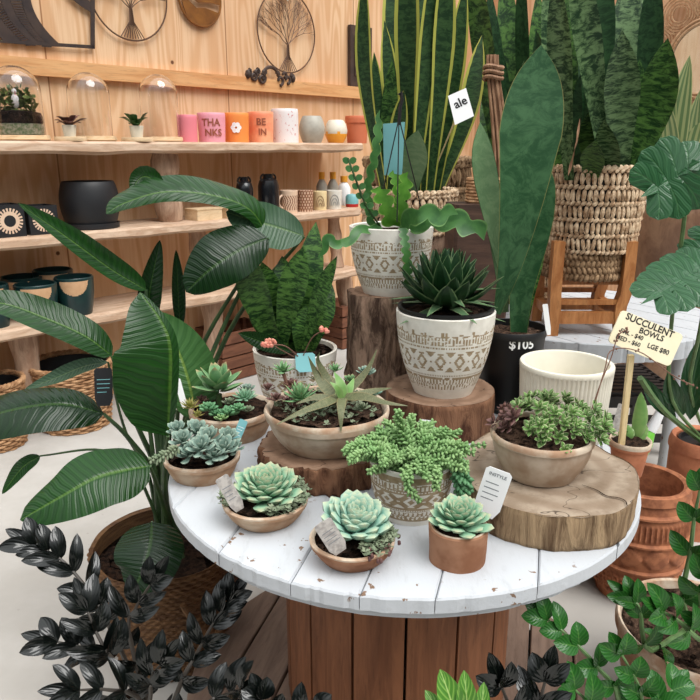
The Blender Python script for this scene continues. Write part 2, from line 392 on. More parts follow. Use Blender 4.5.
    def ribbon(s, sp, wl, wr, nrm, k=14, nu=6, fold=.0, thick=0.0, ripple=0, rf=20, mi=0, curlp=2, twist=0):
        """leaf blade along sp; wl/wr functions of t; nrm = facing direction"""
        sp = crom(sp, k); n = len(sp); N0 = V(nrm).normalized(); vs = []; fs = []; uv = []
        L = sum((sp[i+1]-sp[i]).length for i in range(n-1))
        row = nu+1 if not thick else 2*nu
        for i in range(n):
            t = i/(n-1); T = (sp[min(i+1, n-1)]-sp[max(i-1, 0)]).normalized()
            Sd = T.cross(N0)
            if Sd.length < .05: Sd = T.orthogonal()
            Sd.normalize(); N = Sd.cross(T).normalized()
            if twist: 
                a = twist*t; Sd, N = Sd*cos(a)+N*sin(a), N*cos(a)-Sd*sin(a)
            a, b = wl(t), wr(t)
            if not thick:
                for j in range(nu+1):
                    u = -1+2*j/nu; w = a if u < 0 else b
                    off = fold*abs(u)**curlp*w + ripple*sin(rf*t+ (2 if u < 0 else 0))*abs(u)*abs(u)*min(1, w*8)
                    vs.append(sp[i]+Sd*u*w+N*off); uv.append(((u+1)/2, t))
            else:
                th = thick*min(1, (max(a, b)/max(1e-6, max(wl(.5), wr(.5)))))*(1 if t < .97 else .4)
                for j in range(2*nu):
                    an = 2*pi*j/(2*nu); u = -cos(an); w = a if u < 0 else b
                    off = fold*abs(u)**curlp*w + sin(an)*th*-1 + ripple*sin(rf*t+(2 if u < 0 else 0))*abs(u)*abs(u)
                    vs.append(sp[i]+Sd*u*w+N*off); uv.append(((u+1)/2, t))
        for i in range(n-1):
            if not thick:
                for j in range(nu): fs.append([i*row+j, i*row+j+1, (i+1)*row+j+1, (i+1)*row+j])
            else:
                for j in range(row): fs.append([i*row+j, (i+1)*row+j, (i+1)*row+(j+1) % row, i*row+(j+1) % row])
        s.add(vs, fs, uv, mi)
    def prism(s, poly, z0, z1, mi=0, mtop=None, org=(0, 0, 0), ux=(1, 0, 0), uy=(0, 1, 0), uz=(0, 0, 1)):
        org, ux, uy, uz = V(org), V(ux), V(uy), V(uz); n = len(poly)
        vs = [org+ux*p[0]+uy*p[1]+uz*z0 for p in poly]+[org+ux*p[0]+uy*p[1]+uz*z1 for p in poly]
        fs = [list(range(n-1, -1, -1)), list(range(n, 2*n))]+[[i, (i+1) % n, n+(i+1) % n, n+i] for i in range(n)]
        s.add(vs, fs, None, [mi, mi if mtop is None else mtop]+[mi]*n)

def crom(p, k):
    p = [V(x) for x in p]
    if len(p) == 2: p = [p[0], (p[0]+p[1])/2, p[1]]
    q = [p[0]*2-p[1]]+p+[p[-1]*2-p[-2]]; out = []
    m = len(p)-1
    for i in range(k+1):
        x = i/k*m; j = min(int(x), m-1); t = x-j
        a, b, c, d = q[j], q[j+1], q[j+2], q[j+3]
        out.append(.5*((2*b)+(c-a)*t+(2*a-5*b+4*c-d)*t*t+(3*b-a-3*c+d)*t**3))
    return out

def tag(o, label, cat, group=None, kind=None):
    if kind: o['kind'] = kind
    if label: o['label'] = label
    if cat: o['category'] = cat
    if group: o['group'] = group
    return o
def thing(name, loc, label, cat, group=None):
    o = bpy.data.objects.new(name, None); col.objects.link(o); o.location = V(loc); o.empty_display_size = .05
    return tag(o, label, cat, group)

# leaf outline profiles
def paddle(t, p=.8, q=.7): return max(0.0, sin(pi*min(1, t)**p))**q
def sansw(t): 
    b = .42+.58*min(1, t/.55)**1.2 if t < .55 else 1
    return b*max(0, 1-max(0, (t-.6)/.4)**2.1)
def lancew(t): return max(0, sin(pi*t**.9))**.8
def spikew(t): return (1-t)**.75*(.85+.5*min(1, t*3)*(1-t))
def spoonw(t): return (.42+.58*min(1, t/.65)**1.3)*(1 if t < .65 else sqrt(max(0, 1-((t-.65)/.35)**2.2)))
def facing(P, up=.35, yaw=0):
    d = (CAMP-P).normalized(); d = V((d.x*cos(yaw)-d.y*sin(yaw), d.x*sin(yaw)+d.y*cos(yaw), d.z)); return (d+V((0, 0, up))).normalized()
def leafat(mb, pts, wl, wr, prof=paddle, up=.35, yaw=0, nrm=None, **kw):
    """blade along measured places pts=(px,py,depth); widths in px"""
    P = [yp(*p) for p in pts]; s = S(P[len(P)//2])
    N = nrm if nrm is not None else facing(P[len(P)//2], up, yaw)
    mb.ribbon(P, lambda t: prof(t)*wl*s+.0004, lambda t: prof(t)*wr*s+.0004, N, **kw)

# ---------- pots ----------
def potprof(rb, rt, h, wall=.006, lip=0, liph=0, bulge=0, n=10, depth=.85, foot=0):
    out = []
    for i in range(n+1):
        t = i/n; r = rb+(rt-rb)*t+bulge*sin(pi*t)
        if lip and t*h > h-liph: r += lip
        out.append((r, t*h))
    if lip:
        k = next(i for i, (r, z) in enumerate(out) if z > h-liph)
        out.insert(k, (rb+(rt-rb)*(1-liph/h)+bulge*sin(pi*(1-liph/h)), h-liph)); out.insert(k+1, (out[k][0]+lip, h-liph+.0005))
    rl = out[-1][0]
    out[-1] = (rl-wall*.3, h-wall*.25+wall*.0)
    out += [(rl-wall*.5, h), (rl-wall, h-wall*.3)]
    for i in range(1, 5): 
        t = i/4; z = h-(h*depth)*t; tt = max(0, z/h); out.append((max(.004, min(rl-wall, rb+(rt-rb)*tt+bulge*sin(pi*tt)-wall)), z))
    out.append((0.0001, h*(1-depth)))
    return out
def soil(root, C, r, z, mat='soil', dome=.006, rough=.004):
    mb = MB(); n = 9
    def fn(a, rr, zz, i):
        p = V((sin(a)*rr, cos(a)*rr, 0)); return rr, zz+noise.noise(p*70+V(C)*9)*rough*2
    mb.lathe((C[0], C[1], z), [(r*(1-i/n)+.0001, dome*(1-(1-i/n)**2)) for i in range(n+1)][::1], 32, fn)
    return mb.build('soil', mat, root, sharp=0)
def wob(seed, amt, f=3):
    def fn(a, r, z, i):
        k = 1+amt*noise.noise(V((sin(a)*f*.5+seed, cos(a)*f*.5, z*20)))
        return r*k, z+amt*.25*r*noise.noise(V((sin(a)*2, cos(a)*2+seed, 4)))*(1 if z > .01 else 0)
    return fn

def rosette(mb, C, Rr, n=46, W=.42, prof=spoonw, e0=82, e1=12, curl=.35, thick=.16, tilt=(0, 0, 1), seed=0, inner=.28, fold=.12, k=7, nu=3, jit=.06):
    rr = random.Random(seed); q = V((0, 0, 1)).rotation_difference(V(tilt).normalized()); C = V(C)
    for i in range(n):
        t = (i+.5)/n; a = i*2.39996+rr.uniform(-.1, .1); e = math.radians(e0+(e1-e0)*t**.8+rr.uniform(-4, 4))
        L = Rr*(inner+(1-inner)*t**.7)*(1+rr.uniform(-jit, jit)); h = V((cos(a), sin(a), 0))
        d = h*cos(e)+V((0, 0, 1))*sin(e); nn = (V((0, 0, 1))*cos(e)-h*sin(e))
        b = h*Rr*.05+V((0, 0, Rr*.28*(1-t)))
        pts = [b, b+d*L*.5, b+d*L+nn*L*curl*.35]
        w = L*W*.5+Rr*.02
        pts = [C+q @ p for p in pts]
        mb.ribbon(pts, lambda x: w*prof(x)+.0003, lambda x: w*prof(x)+.0003, q @ nn, k=k, nu=nu, thick=w*thick*2, fold=fold)

def place_tag(root, P0, P1, w, mat='cardgrey', name='plant_label', nrm=None, th=.0012, printm=None):
    """plant label stuck in soil: from P0 (bottom) to P1 (top), width w, facing nrm"""
    mb = MB(); P0, P1 = V(P0), V(P1); T = (P1-P0).normalized(); N = V(nrm) if nrm else facing((P0+P1)/2, 0); X = T.cross(N).normalized(); N = X.cross(T)
    L = (P1-P0).length; b = w*.12
    poly = [(-w/2+b*1.5, 0), (w/2-b*1.5, 0), (w/2, L*.2), (w/2, L-b), (w/2-b, L), (-w/2+b, L), (-w/2, L-b), (-w/2, L*.2)]
    mb.prism(poly, -th/2, th/2, 0, org=P0, ux=X, uy=T, uz=N)
    if printm:
        rr = random.Random(int(w*1e6))
        for k in range(4):
            y = L*(.36+.11*k); ln = w*rr.uniform(.4, .75)
            mb.prism([(-w*.36, y), (-w*.36+ln, y), (-w*.36+ln, y+L*.018), (-w*.36, y+L*.018)], th/2, th/2+.0003, 1, org=P0, ux=X, uy=T, uz=N)
    return mb.build(name, [mat, printm or 'gink'], root, smooth=False)

_txt = {}
def text_geo(s, size):
    if (s, size) in _txt: return _txt[(s, size)]
    cu = bpy.data.curves.new('t', 'FONT'); cu.body = s; cu.size = size; cu.align_x = 'CENTER'; cu.align_y = 'CENTER'; cu.resolution_u = 3
    cu.offset = size*.022
    o = bpy.data.objects.new('t', cu); col.objects.link(o); dg = bpy.context.evaluated_depsgraph_get(); dg.update()
    me = o.evaluated_get(dg).to_mesh(); vs = [v.co.copy() for v in me.vertices]; fs = [list(p.vertices) for p in me.polygons]
    o.evaluated_get(dg).to_mesh_clear(); bpy.data.objects.remove(o); bpy.data.curves.remove(cu)
    _txt[(s, size)] = (vs, fs); return vs, fs
def text_flat(mb, s, size, P, X, Y, mi=0, wobble=0):
    vs, fs = text_geo(s, size); X, Y, P = V(X).normalized(), V(Y).normalized(), V(P)
    N = X.cross(Y)
    mb.add([P+X*v.x+Y*(v.y+wobble*sin(v.x*60))+N*.0004 for v in vs], fs, None, mi)
def text_round(mb, s, size, C, r, z, a0=0, mi=0):
    vs, fs = text_geo(s, size)
    mb.add([V((C[0]+sin(a0+v.x/r)*(r+.0006), C[1]-cos(a0+v.x/r)*(r+.0006), z+v.y)) for v in vs], fs, None, mi)

# =====================================================================
# SETTING
# =====================================================================
def wallbox(name, P0, u, n, L0, L1, z0, z1, mat, th=.12):
    mb = MB(); u = V(u); n = V(n)
    vs = []
    for z in (z0, z1):
        for l, k in ((L0, 0), (L1, 0), (L1, -th), (L0, -th)): vs.append(V(P0)+u*l+n*k+V((0, 0, z)))
    mb.add(vs, [[3, 2, 1, 0], [4, 5, 6, 7], [0, 1, 5, 4], [1, 2, 6, 5], [2, 3, 7, 6], [3, 0, 4, 7]])
    return tag(mb.build(name, mat, smooth=False), None, None, None, 'structure')
mb = MB(); mb.box((1.5, 4, -.05), (14, 14, .1)); tag(mb.build('floor', 'concrete', smooth=False), None, None, None, 'structure')
W0 = V((-WN.x, -WN.y, 0))*WD               # foot of the perpendicular on the back wall
def wl(a, z, off=0): return W0+WU*a+WN*off+V((0, 0, z))
def wcoord(P): return (V(P)-W0).dot(WU)
AC = wcoord(wp(478, 60))                   # where the back wall meets the side wall
A0 = wcoord(wp(0, 60))
wallbox('wall_back', W0, WU, WN, A0-2.2, AC+.12, 0, 3.4, 'ply')
CORN = wl(AC, 0); U2 = V((WN.x, WN.y, 0)); N2 = V((-WU.x, -WU.y, 0))
wallbox('wall_right', CORN, U2, N2, 0, 4.6, 0, 3.4, 'ply2')
def s2(px, py, off=0):
    r = ray(px, py); return CAMP+r*(((CORN+N2*off-CAMP).dot(N2))/r.dot(N2))
# rail on the wall
zr = wp(180, 79).z
mb = MB(); mb.box(wl((A0-2+AC)/2, zr, .02), (AC-A0+1.9, .04, .085), WA)
tag(mb.build('trim_1', 'rail', smooth=False), None, None, None, 'structure')

# ---------- shelving ----------
SH = .42
aL, aR = wcoord(wp(0, 100, SH))-.9, wcoord(wp(360, 140, SH))+.03
def frontz(px, py): return wp(px, py, SH).z
Z1 = frontz(60, 141); Z2 = frontz(40, 236); Z3 = frontz(30, 326)
def shelf_board(root, z, th, a0, a1, seed):
    mb = MB(); n = 90; secs = []
    for i in range(n+1):
        a = a0+(a1-a0)*i/n; w = SH+.025*noise.noise(V((a*2.2, seed, 0)))+.008*noise.noise(V((a*11, seed, 2)))
        t0 = th*(1+.22*noise.noise(V((a*3, seed, 5))))
        secs.append([wl(a, z, .002), wl(a, z, w-.012), wl(a, z-.012, w), wl(a, z-t0*.75, w+.004), wl(a, z-t0, w-.02), wl(a, z-th, .002)])
    vs = [p for s_ in secs for p in s_]; fs = []
    for i in range(n):
        for k in range(6): fs.append([i*6+k, i*6+(k+1) % 6, (i+1)*6+(k+1) % 6, (i+1)*6+k])
    fs.append(list(range(5, -1, -1))); fs.append([n*6+k for k in range(6)])
    mb.add(vs, fs); return mb.build('shelf_board', 'shelf', root, sharp=30)
root = thing('timber_shelving', wl((aL+aR)/2, 0, SH/2), 'long three-tier live-edge timber shelving held up by log posts along the plywood wall', 'shelving')
T1, T2, T3 = .062, .058, .062
shelf_board(root, Z1, T1, aL, aR, 1); shelf_board(root, Z2, T2, aL, aR-.02, 5); shelf_board(root, Z3, T3, aL, aR, 9)
def post(px, za, zb, r, off=.24):
    P = wp(px, 200, off); mb = MB(); n = 8; pts = []; rad = []
    for i in range(n+1):
        z = za+(zb-za)*i/n; pts.append((P.x+.012*sin(z*9+px), P.y+.01*cos(z*7), z)); rad.append(r*(1+.14*sin(i*1.3+px)))
    mb.tube(pts, rad, 14); return mb.build('log_post', 'log', root)
for px, za, zb, r in ((169, Z2, Z1-T1, .075), (196, Z3, Z2-T2, .06), (205, 0, Z3-T3, .07), (335, Z3, Z2-T2, .05), (4, 0, Z3-T3, .07), (345, 0, Z3-T3, .06), (-80, Z2, Z1-T1, .07), (-80, Z3, Z2-T2, .07)):
    post(px, za, zb, r)
def on_shelf(px, z, off=.24):
    r = ray(px, 135 if z == Z1 else 205 if z == Z2 else 300 if z == Z3 else 420); n = V((-WN.x, -WN.y, 0)); P = CAMP+r*((WD-off)/r.dot(n)); P.z = z; return P

# ---------- wall decor ----------
C = wp(20, 5, .02)
def wr(px, py, off=.015):
    P = wp(px, py, off); return (wcoord(P)-wcoord(C), P.z-C.z)
root = thing('metal_wall_panel', C, 'dark metal cut-out wall panel with feathery leaf pattern, top left on the plywood', 'wall art')
def wprism(mb, pts, t0=0, t1=.006, mi=0):
    mb.prism([wr(*p) for p in pts], t0, t1, mi, org=V(C), ux=WU, uy=V((0, 0, 1)), uz=WN)
mb = MB()
wprism(mb, [(-30, 41), (94, 49), (94, 45.5), (-30, 38)]); wprism(mb, [(90, -40), (94, -40), (94, 49), (90, 47)])
wprism(mb, [(-30, 44), (-24, -40), (-30, -40)])
mb.build('frame', 'steel', root, smooth=False)
mb = MB()
def crescent(mb, a, b, n=18):
    for i in range(n):
        (x0, y0), (x1, y1) = a(i/n), a((i+1)/n); (u0, v0), (u1, v1) = b(i/n), b((i+1)/n)
        wprism(mb, [(x0, y0), (x1, y1), (u1, v1), (u0, v0)], 0, .005)
def bez(p0, p1, p2):
    return lambda t: ((1-t)**2*p0[0]+2*t*(1-t)*p1[0]+t*t*p2[0], (1-t)**2*p0[1]+2*t*(1-t)*p1[1]+t*t*p2[1])
crescent(mb, bez((29, -8), (30, 20), (62, 47)), bez((20, -8), (21, 24), (50, 46.5)))
crescent(mb, bez((8, -8), (12, 20), (42, 45.5)), bez((-2, -8), (3, 22), (34, 45)))
crescent(mb, bez((-10, -4), (-2, 24), (26, 44.5)), bez((-24, -4), (-8, 34), (6, 43)))
crescent(mb, bez((62, -12), (74, 4), (90, 12)), bez((66, -14), (80, -4), (90, 2)))
for t in [i/22 for i in range(23)]:
    for A, B in ((bez((20, -8), (21, 24), (50, 46.5)), bez((8, -8), (12, 20), (42, 45.5))), (bez((-2, -8), (3, 22), (34, 45)), bez((-10, -4), (-2, 24), (26, 44.5)))):
        p, q = A(t), B(min(1, t+.02)); wprism(mb, [(p[0]+.8, p[1]-1.0), (p[0]+.8, p[1]+1.0), (q[0]-.8, q[1]+1.3), (q[0]-.8, q[1]-.6)], 0, .005)
mb.build('feather_cutout', 'steel', root, smooth=False)

def wire_tree(cx, cy, rh, label, seed, tagged=False):
    C = wp(cx, cy, .02); s = S(C); Rr = rh*s
    root = thing('wire_tree_ring', C, label, 'wall art', 'wire trees on the plywood wall')
    def Q(x, z, o=0): return V(C)+WU*x+V((0, 0, z))+WN*o
    mb = MB(); mb.tube([Q(cos(a)*Rr, sin(a)*Rr) for a in [2*pi*i/48 for i in range(49)]], .005, 6); mb.build('ring', 'wire', root)
    rr = random.Random(seed); mb = MB()
    def br(x, z, ang, L, w, d):
        x2, z2 = x+cos(ang)*L, z+sin(ang)*L
        if sqrt(x2*x2+z2*z2) > Rr*.99: 
            k = Rr*.985/sqrt(x2*x2+z2*z2); x2 *= k; z2 *= k; d = 0
        mb.tube([Q(x, z, .004), Q((x+x2)/2+rr.uniform(-.01, .01), (z+z2)/2, .004), Q(x2, z2, .004)], [w, w*.85, w*.7], 4, cap=False)
        if d > 0:
            for k in range(2 if d < 4 else 3): br(x2, z2, ang+rr.uniform(-.55, .55), L*rr.uniform(.72, .92), w*.75, d-1)
    for k in range(7): br(0, -Rr*.32, pi/2+(k-3)*.3, Rr*.34, .0034, 4)
    mb.build('branches', 'wire', root)
    mb = MB()
    for k in range(9):
        f = (k-4)/4; mb.tube([Q(f*.008, -Rr*.3, .006), Q(f*.014, -Rr*.6, .006), Q(f*Rr*.3, -Rr*(.97-.04*abs(f)), .006)], .003, 4)
    mb.build('trunk', 'wire', root)
    if tagged:
        mb = MB(); P = Q(.0, Rr*.93, .012)
        mb.prism([(-.05, 0), (0, -.05), (.05, 0), (0, .05)], 0, .003, 0, org=P, ux=WU, uy=(0, 0, 1), uz=WN)
        mb.prism([(.028*cos(a), .028*sin(a)) for a in [2*pi*i/20 for i in range(20)]], .003, .0045, 1, org=P, ux=WU, uy=(0, 0, 1), uz=WN)
        mb.build('swing_tag', ['paper', 'glossblack'], root, smooth=False)
wire_tree(129, -6, 43, 'round wire tree ring beside the metal panel, cut off by the photo top', 3)
wire_tree(287, 32, 38, 'round wire tree ring with diamond tag, above the scroll ornament', 11, True)
C = wp(200, -1, .02); s = S(C)
root = thing('carved_disc', C, 'brown oval metal disc with cut-out landscape on the plywood wall', 'wall art')
mb = MB(); Rr = 25*s
mb.tube([V(C)+WU*cos(a)*Rr+V((0, 0, 1))*sin(a)*Rr for a in [2*pi*i/40 for i in range(41)]], .008, 6); mb.build('rim', 'disc', root)
mb = MB()
def discpoly(pts): mb.prism([(x*Rr, z*Rr) for x, z in pts], 0, .005, 0, org=C, ux=WU, uy=(0, 0, 1), uz=WN)
discpoly([(-.98, .1), (-.6, -.1), (-.2, -.35), (.2, -.3), (.9, -.42), (.7, -.7), (.2, -.97), (-.3, -.95), (-.7, -.7)])
discpoly([(-.9, .4), (-.2, .1), (.5, .2), (.95, .1), (.98, -.12), (.4, -.08), (-.1, -.15), (-.6, .05)])
discpoly([(-.8, .6), (0, .3), (.9, .45), (.6, .8), (0, .98), (-.5, .87)])
mb.build('landscape', 'disc', root, smooth=False)
C = wp(271, 78, .045); s = S(C)
mb = MB()
def sc_(x, z, r0, r1, a0, a1, w=.009):
    mb.tube([V(C)+WU*(x+(r0+(r1-r0)*i/12)*cos(a0+(a1-a0)*i/12))+V((0, 0, z+(r0+(r1-r0)*i/12)*sin(a0+(a1-a0)*i/12))) for i in range(13)], w, 6)
for sg in (-1, 1):
    for k, (x, z, r) in enumerate(((.07, -.01, .035), (.13, .0, .03), (.105, .03, .022), (.165, .025, .018), (.05, .035, .016))):
        sc_(sg*x*1.15, z, r, r*.3, -pi/2*sg, sg*(pi*1.6)-pi/2, .011)
    mb.ell(V(C)+WU*sg*.2+V((0, 0, .01)), (.02, .012, .03))
sc_(0, .0, .07, .07, .4, pi-.4, .012)
ob = mb.build('scroll_ornament', 'brownmetal', origin=tuple(C)); tag(ob, 'small dark cast iron scroll ornament sitting on the wall rail under the tagged wire tree', 'ornament')
C = wp(360, 57, .02); s = S(C)
mb = MB(); mb.box(C, (27/.62*s*.72, .03, 56*s), WA)
for k in range(4):
    for sg in (-1, 1): mb.box(V(C)+WN*.018+WU*sg*(.018+.02*k)*1.0+V((0, 0, 0)), (.006, .008, .05+.075*k), WA)
    for sg in (-1, 1): mb.box(V(C)+WN*.018+V((0, 0, sg*(.025+.0375*k))), (.036+.04*k, .008, .006), WA)
tag(mb.build('carved_plaque', 'brownmetal', smooth=False, origin=tuple(C)), 'dark brown carved rectangular plaque on the wall left of the tall variegated snake plant', 'wall art')

# mirror on the right wall
C = s2(706, 58, .04); s = S(C)
root = thing('rattan_mirror', C, 'round mirror in a rattan frame of looping arcs, at right edge of wall', 'mirror')
UZ = V((0, 0, 1)); Rr = 34*s
def Qm(x, z, o=0): return V(C)+U2*x+UZ*z+N2*o
mb = MB(); mb.prism([(Rr*cos(2*pi*i/48), Rr*sin(2*pi*i/48)) for i in range(48)], 0, .008, 0, org=C, ux=U2, uy=UZ, uz=N2); mb.build('mirror_glass', 'mirror', root, smooth=False)
mb = MB()
for r0 in (1.0, 1.1): mb.tube([Qm(Rr*r0*cos(2*pi*i/60), Rr*r0*sin(2*pi*i/60), .015) for i in range(61)], .012, 6)
for k in range(10):
    a = 2*pi*k/10+.3; cx, cz = cos(a)*Rr*1.55, sin(a)*Rr*1.55
    for r0 in (.22, .3, .38, .46, .54):
        mb.tube([Qm(cx+Rr*r0*cos(2*pi*i/24), cz+Rr*r0*sin(2*pi*i/24), .012) for i in range(25)], .006, 5)
mb.build('rattan_frame', 'rattan', root)

# =====================================================================
# SHELF GOODS
# =====================================================================
def simplepot(name, C, rb, rt, h, mat, label, cat='pot', group=None, bulge=0, seg=48, mfn=None, wall=.008, mats=None, n=10, lip=0, liph=0, txt=None, txtm=None):
    root = thing(name, C, label, cat, group)
    mb = MB(); mb.lathe(C, potprof(rb, rt, h, wall, lip, liph, bulge, n), seg, mfn=mfn); bd_ = mb.build('body', mats or mat, root)
    if txt:
        m2 = MB()
        for (s_, size, zz, a0, mi) in txt: text_round(m2, s_, size, C, max(rb, rt)+bulge*.8, C[2]+zz*h, a0, mi)
        m2.build('lettering', txtm, bd_, smooth=False)
    return root
TOPG = 'painted plant pots on the top shelf'
def mug_top(px, w, ytop, **k):
    P = on_shelf(px, Z1, .22); s = S(P); return P, w/2*s, zat(P, ytop)-Z1
P, r, h = mug_top(191, 19, 115); simplepot('plant_pot', P+WU*-.02, r*.95, r, h, 'pink', 'deep pink round pot, leftmost and smallest of the row on the top shelf', group=TOPG)
P, r, h = mug_top(212, 28, 113); simplepot('plant_pot', P, r*.92, r, h, 'lpink', 'light pink round pot with brown lettering, second from the left of the coloured pots', group=TOPG, txt=[('THA', .058, .66, .15, 0), ('NKS', .058, .32, .3, 0)], txtm='gold')
P, r, h = mug_top(237, 25, 113)
FA = -.05
def flower(a, rr, z, i): return 1 if any(((a-.0+x*1.0)*rr)**2+(z-y)**2 < .022**2 for x, y in ()) else 0
simplepot('plant_pot', P, r*.92, r, h, 'orange', 'orange round pot with a white flower on the top shelf', group=TOPG)
rt_ = col.objects[-1].parent
mb = MB()
for k in range(6):
    a = k*pi/3; cc = (.02*cos(a), .02*sin(a))
    pts = []
    for i in range(12):
        b = 2*pi*i/12; x, z = cc[0]+.014*cos(b), cc[1]+.014*sin(b); pts.append(V((P.x+sin(x/r+.1)*(r+.002), P.y-cos(x/r+.1)*(r+.002), P.z+h*.5+z)))
    mb.add(pts, [list(range(12))])
mb.build('flower_print', 'paper', rt_, smooth=False)
P, r, h = mug_top(261, 26, 112); simplepot('plant_pot', P, r*.92, r, h, 'coral', 'coral orange pot with brown letters BE, beside the tall speckled white pot', group=TOPG, txt=[('BE', .06, .66, .15, 0), ('IN', .055, .34, .25, 0)], txtm='gold')
P, r, h = mug_top(285, 27, 109); simplepot('plant_pot', P, r, r, h, 'terrazzo', 'tall white cylinder pot with pink speckles on the top shelf', group=TOPG)
P, r, h = mug_top(312, 26, 116); simplepot('plant_pot', P, r*.7, r*.72, h, 'grey', 'rounded grey glazed pot on the top shelf', group=TOPG, bulge=r*.28)
P, r, h = mug_top(336, 23, 120); simplepot('plant_pot', P, r*.62, r*.66, h, 'white', 'small bulbous pot, white above and amber below, on the top shelf', group=TOPG, bulge=r*.35, mats=['whitepale', 'amber'], mfn=lambda a, rr, z, i: 1 if z < h*.42+.006*sin(a*5) else 0)
P, r, h = mug_top(357, 23, 116); simplepot('plant_pot', P, r*.85, r*.95, h, 'terrapot', 'plain orange terracotta pot at right end of the top shelf', group=TOPG, lip=.008, liph=.05)
P = on_shelf(372, Z1, .2); 
# cloches
def cloche(px, w, ytop, label, base_label=None, big=False):
    P = on_shelf(px, Z1, .2); s = S(P); r = w/2*s; h = zat(P, ytop)-Z1
    root = thing('glass_cloche', P, label, 'cloche', 'glass cloches on the top shelf')
    mb = MB(); mb.lathe(P, [(r*.9, 0), (r*.98, .008), (r*.96, .028), (r*.5, .03), (.0001, .03)], 40, fn=wob(px, .03)); mb.build('wooden_base', 'bamboo', root)
    pr = []
    z0 = .031; rr = r*.84; hh = h-z0
    for i in range(9): pr.append((rr, z0+(hh-rr)*i/8*1.0))
    for i in range(1, 10): pr.append((rr*cos(i*pi/18), z0+hh-rr+rr*sin(i*pi/18)))
    inn = [(max(.0001, a-.0028), b-(.0028 if i > 9 else 0)) for i, (a, b) in enumerate(pr)][::-1]
    mb = MB(); mb.lathe(P, [(a, b) for a, b in pr]+inn[1:]+[pr[0]], 48)
    mb.f = [f for f in mb.f if len(f) == 4]; mb.mi = mb.mi[:len(mb.f)]
    mb.build('glass_dome', 'glass', root)
    return root, P, r, h
root, P, r, h = cloche(20, 58, 65, 'large glass dome terrarium with pebbles and ivy at left edge of top shelf')
mb = MB(); mb.lathe(P+V((0, 0, .032)), [(r*.78, 0), (r*.8, .02), (r*.8, .05), (r*.6, .055), (.0001, .06)], 36); mb.build('pebble_layer', 'gravel', root)
mb = MB(); mb.lathe(P+V((0, 0, .086)), [(r*.78, 0), (r*.8, .03), (r*.76, .05), (r*.5, .06), (.0001, .065)], 36, fn=wob(2, .05)); mb.build('soil_layer', 'soil', root)
mb = MB(); rr = random.Random(5)
for k in range(240):
    a = rr.uniform(0, 6.28); q = sqrt(rr.random())*r*.6; z = rr.uniform(.14, .14+max(.02, (h-.21)*sqrt(1-(q/(r*.8))**2)-.02))
    c = P+V((cos(a)*q, sin(a)*q, z)); d = V((rr.uniform(-1, 1), rr.uniform(-1, 1), rr.uniform(-.4, 1))).normalized()
    w = rr.uniform(.008, .014); mb.ribbon([c, c+d*w, c+d*w*2.4], lambda t: paddle(t)*w, lambda t: paddle(t)*w, d.orthogonal(), k=3, nu=2)
mb.build('ivy', 'ivy', root, sharp=0)
mb = MB(); mb.ell(P+V((.02, -.05, .19)), (.02, .02, .035), 8, 6); mb.ell(P+V((.02, -.05, .235)), (.012, .012, .014), 8, 6); mb.build('figurine', 'terrazzo', root)
cloche(92, 48, 72, 'glass cloche behind the small dark-leaved potted plant, on a pale wooden base')
cloche(161, 44, 74, 'glass cloche on pale wooden base next to the deep pink pot')
def tinyplant(px, label, leafm_, seed):
    P = on_shelf(px, Z1, .34); s = S(P); root = thing('miniature_plant', P, label, 'potted plant', 'tiny plants before the glass cloches')
    mb = MB(); mb.lathe(P, [(15*s, 0), (15.5*s, .01), (15*s, .022), (8*s, .023), (.0001, .023)], 30, fn=wob(seed, .04)); mb.build('wood_slice', 'bamboo', root)
    Pz = P+V((0, 0, .023))
    mb = MB(); mb.lathe(Pz, potprof(5.5*s, 7*s, 11*s, .003), 28); mb.build('pot', 'whitepale', root)
    mb = MB(); mb.lathe(Pz, [(2.4*s, 3*s), (2.6*s, 3.6*s)], 12)
    mb = MB(); rr = random.Random(seed)
    for k in range(16):
        a = k*2.4; t = rr.random(); d = V((cos(a), sin(a), .25+.9*t)).normalized(); b = Pz+V((0, 0, 9*s)); L = rr.uniform(12, 20)*s
        mb.ribbon([b, b+d*L*.6+V((0, 0, .01)), b+d*L], lambda x: paddle(x, 1.3)*3.4*s, lambda x: paddle(x, 1.3)*3.4*s, V((0, 0, 1)), k=5, nu=2, fold=.3)
    mb.build('foliage', leafm_, root, sharp=0)
tinyplant(70, 'tiny dark-leaved plant in white pot on round wood slice, beside the large terrarium', 'purple', 1)
tinyplant(137, 'tiny green-leaved plant in white pot on round wood slice, between the two plain cloches', 'strel2', 2)

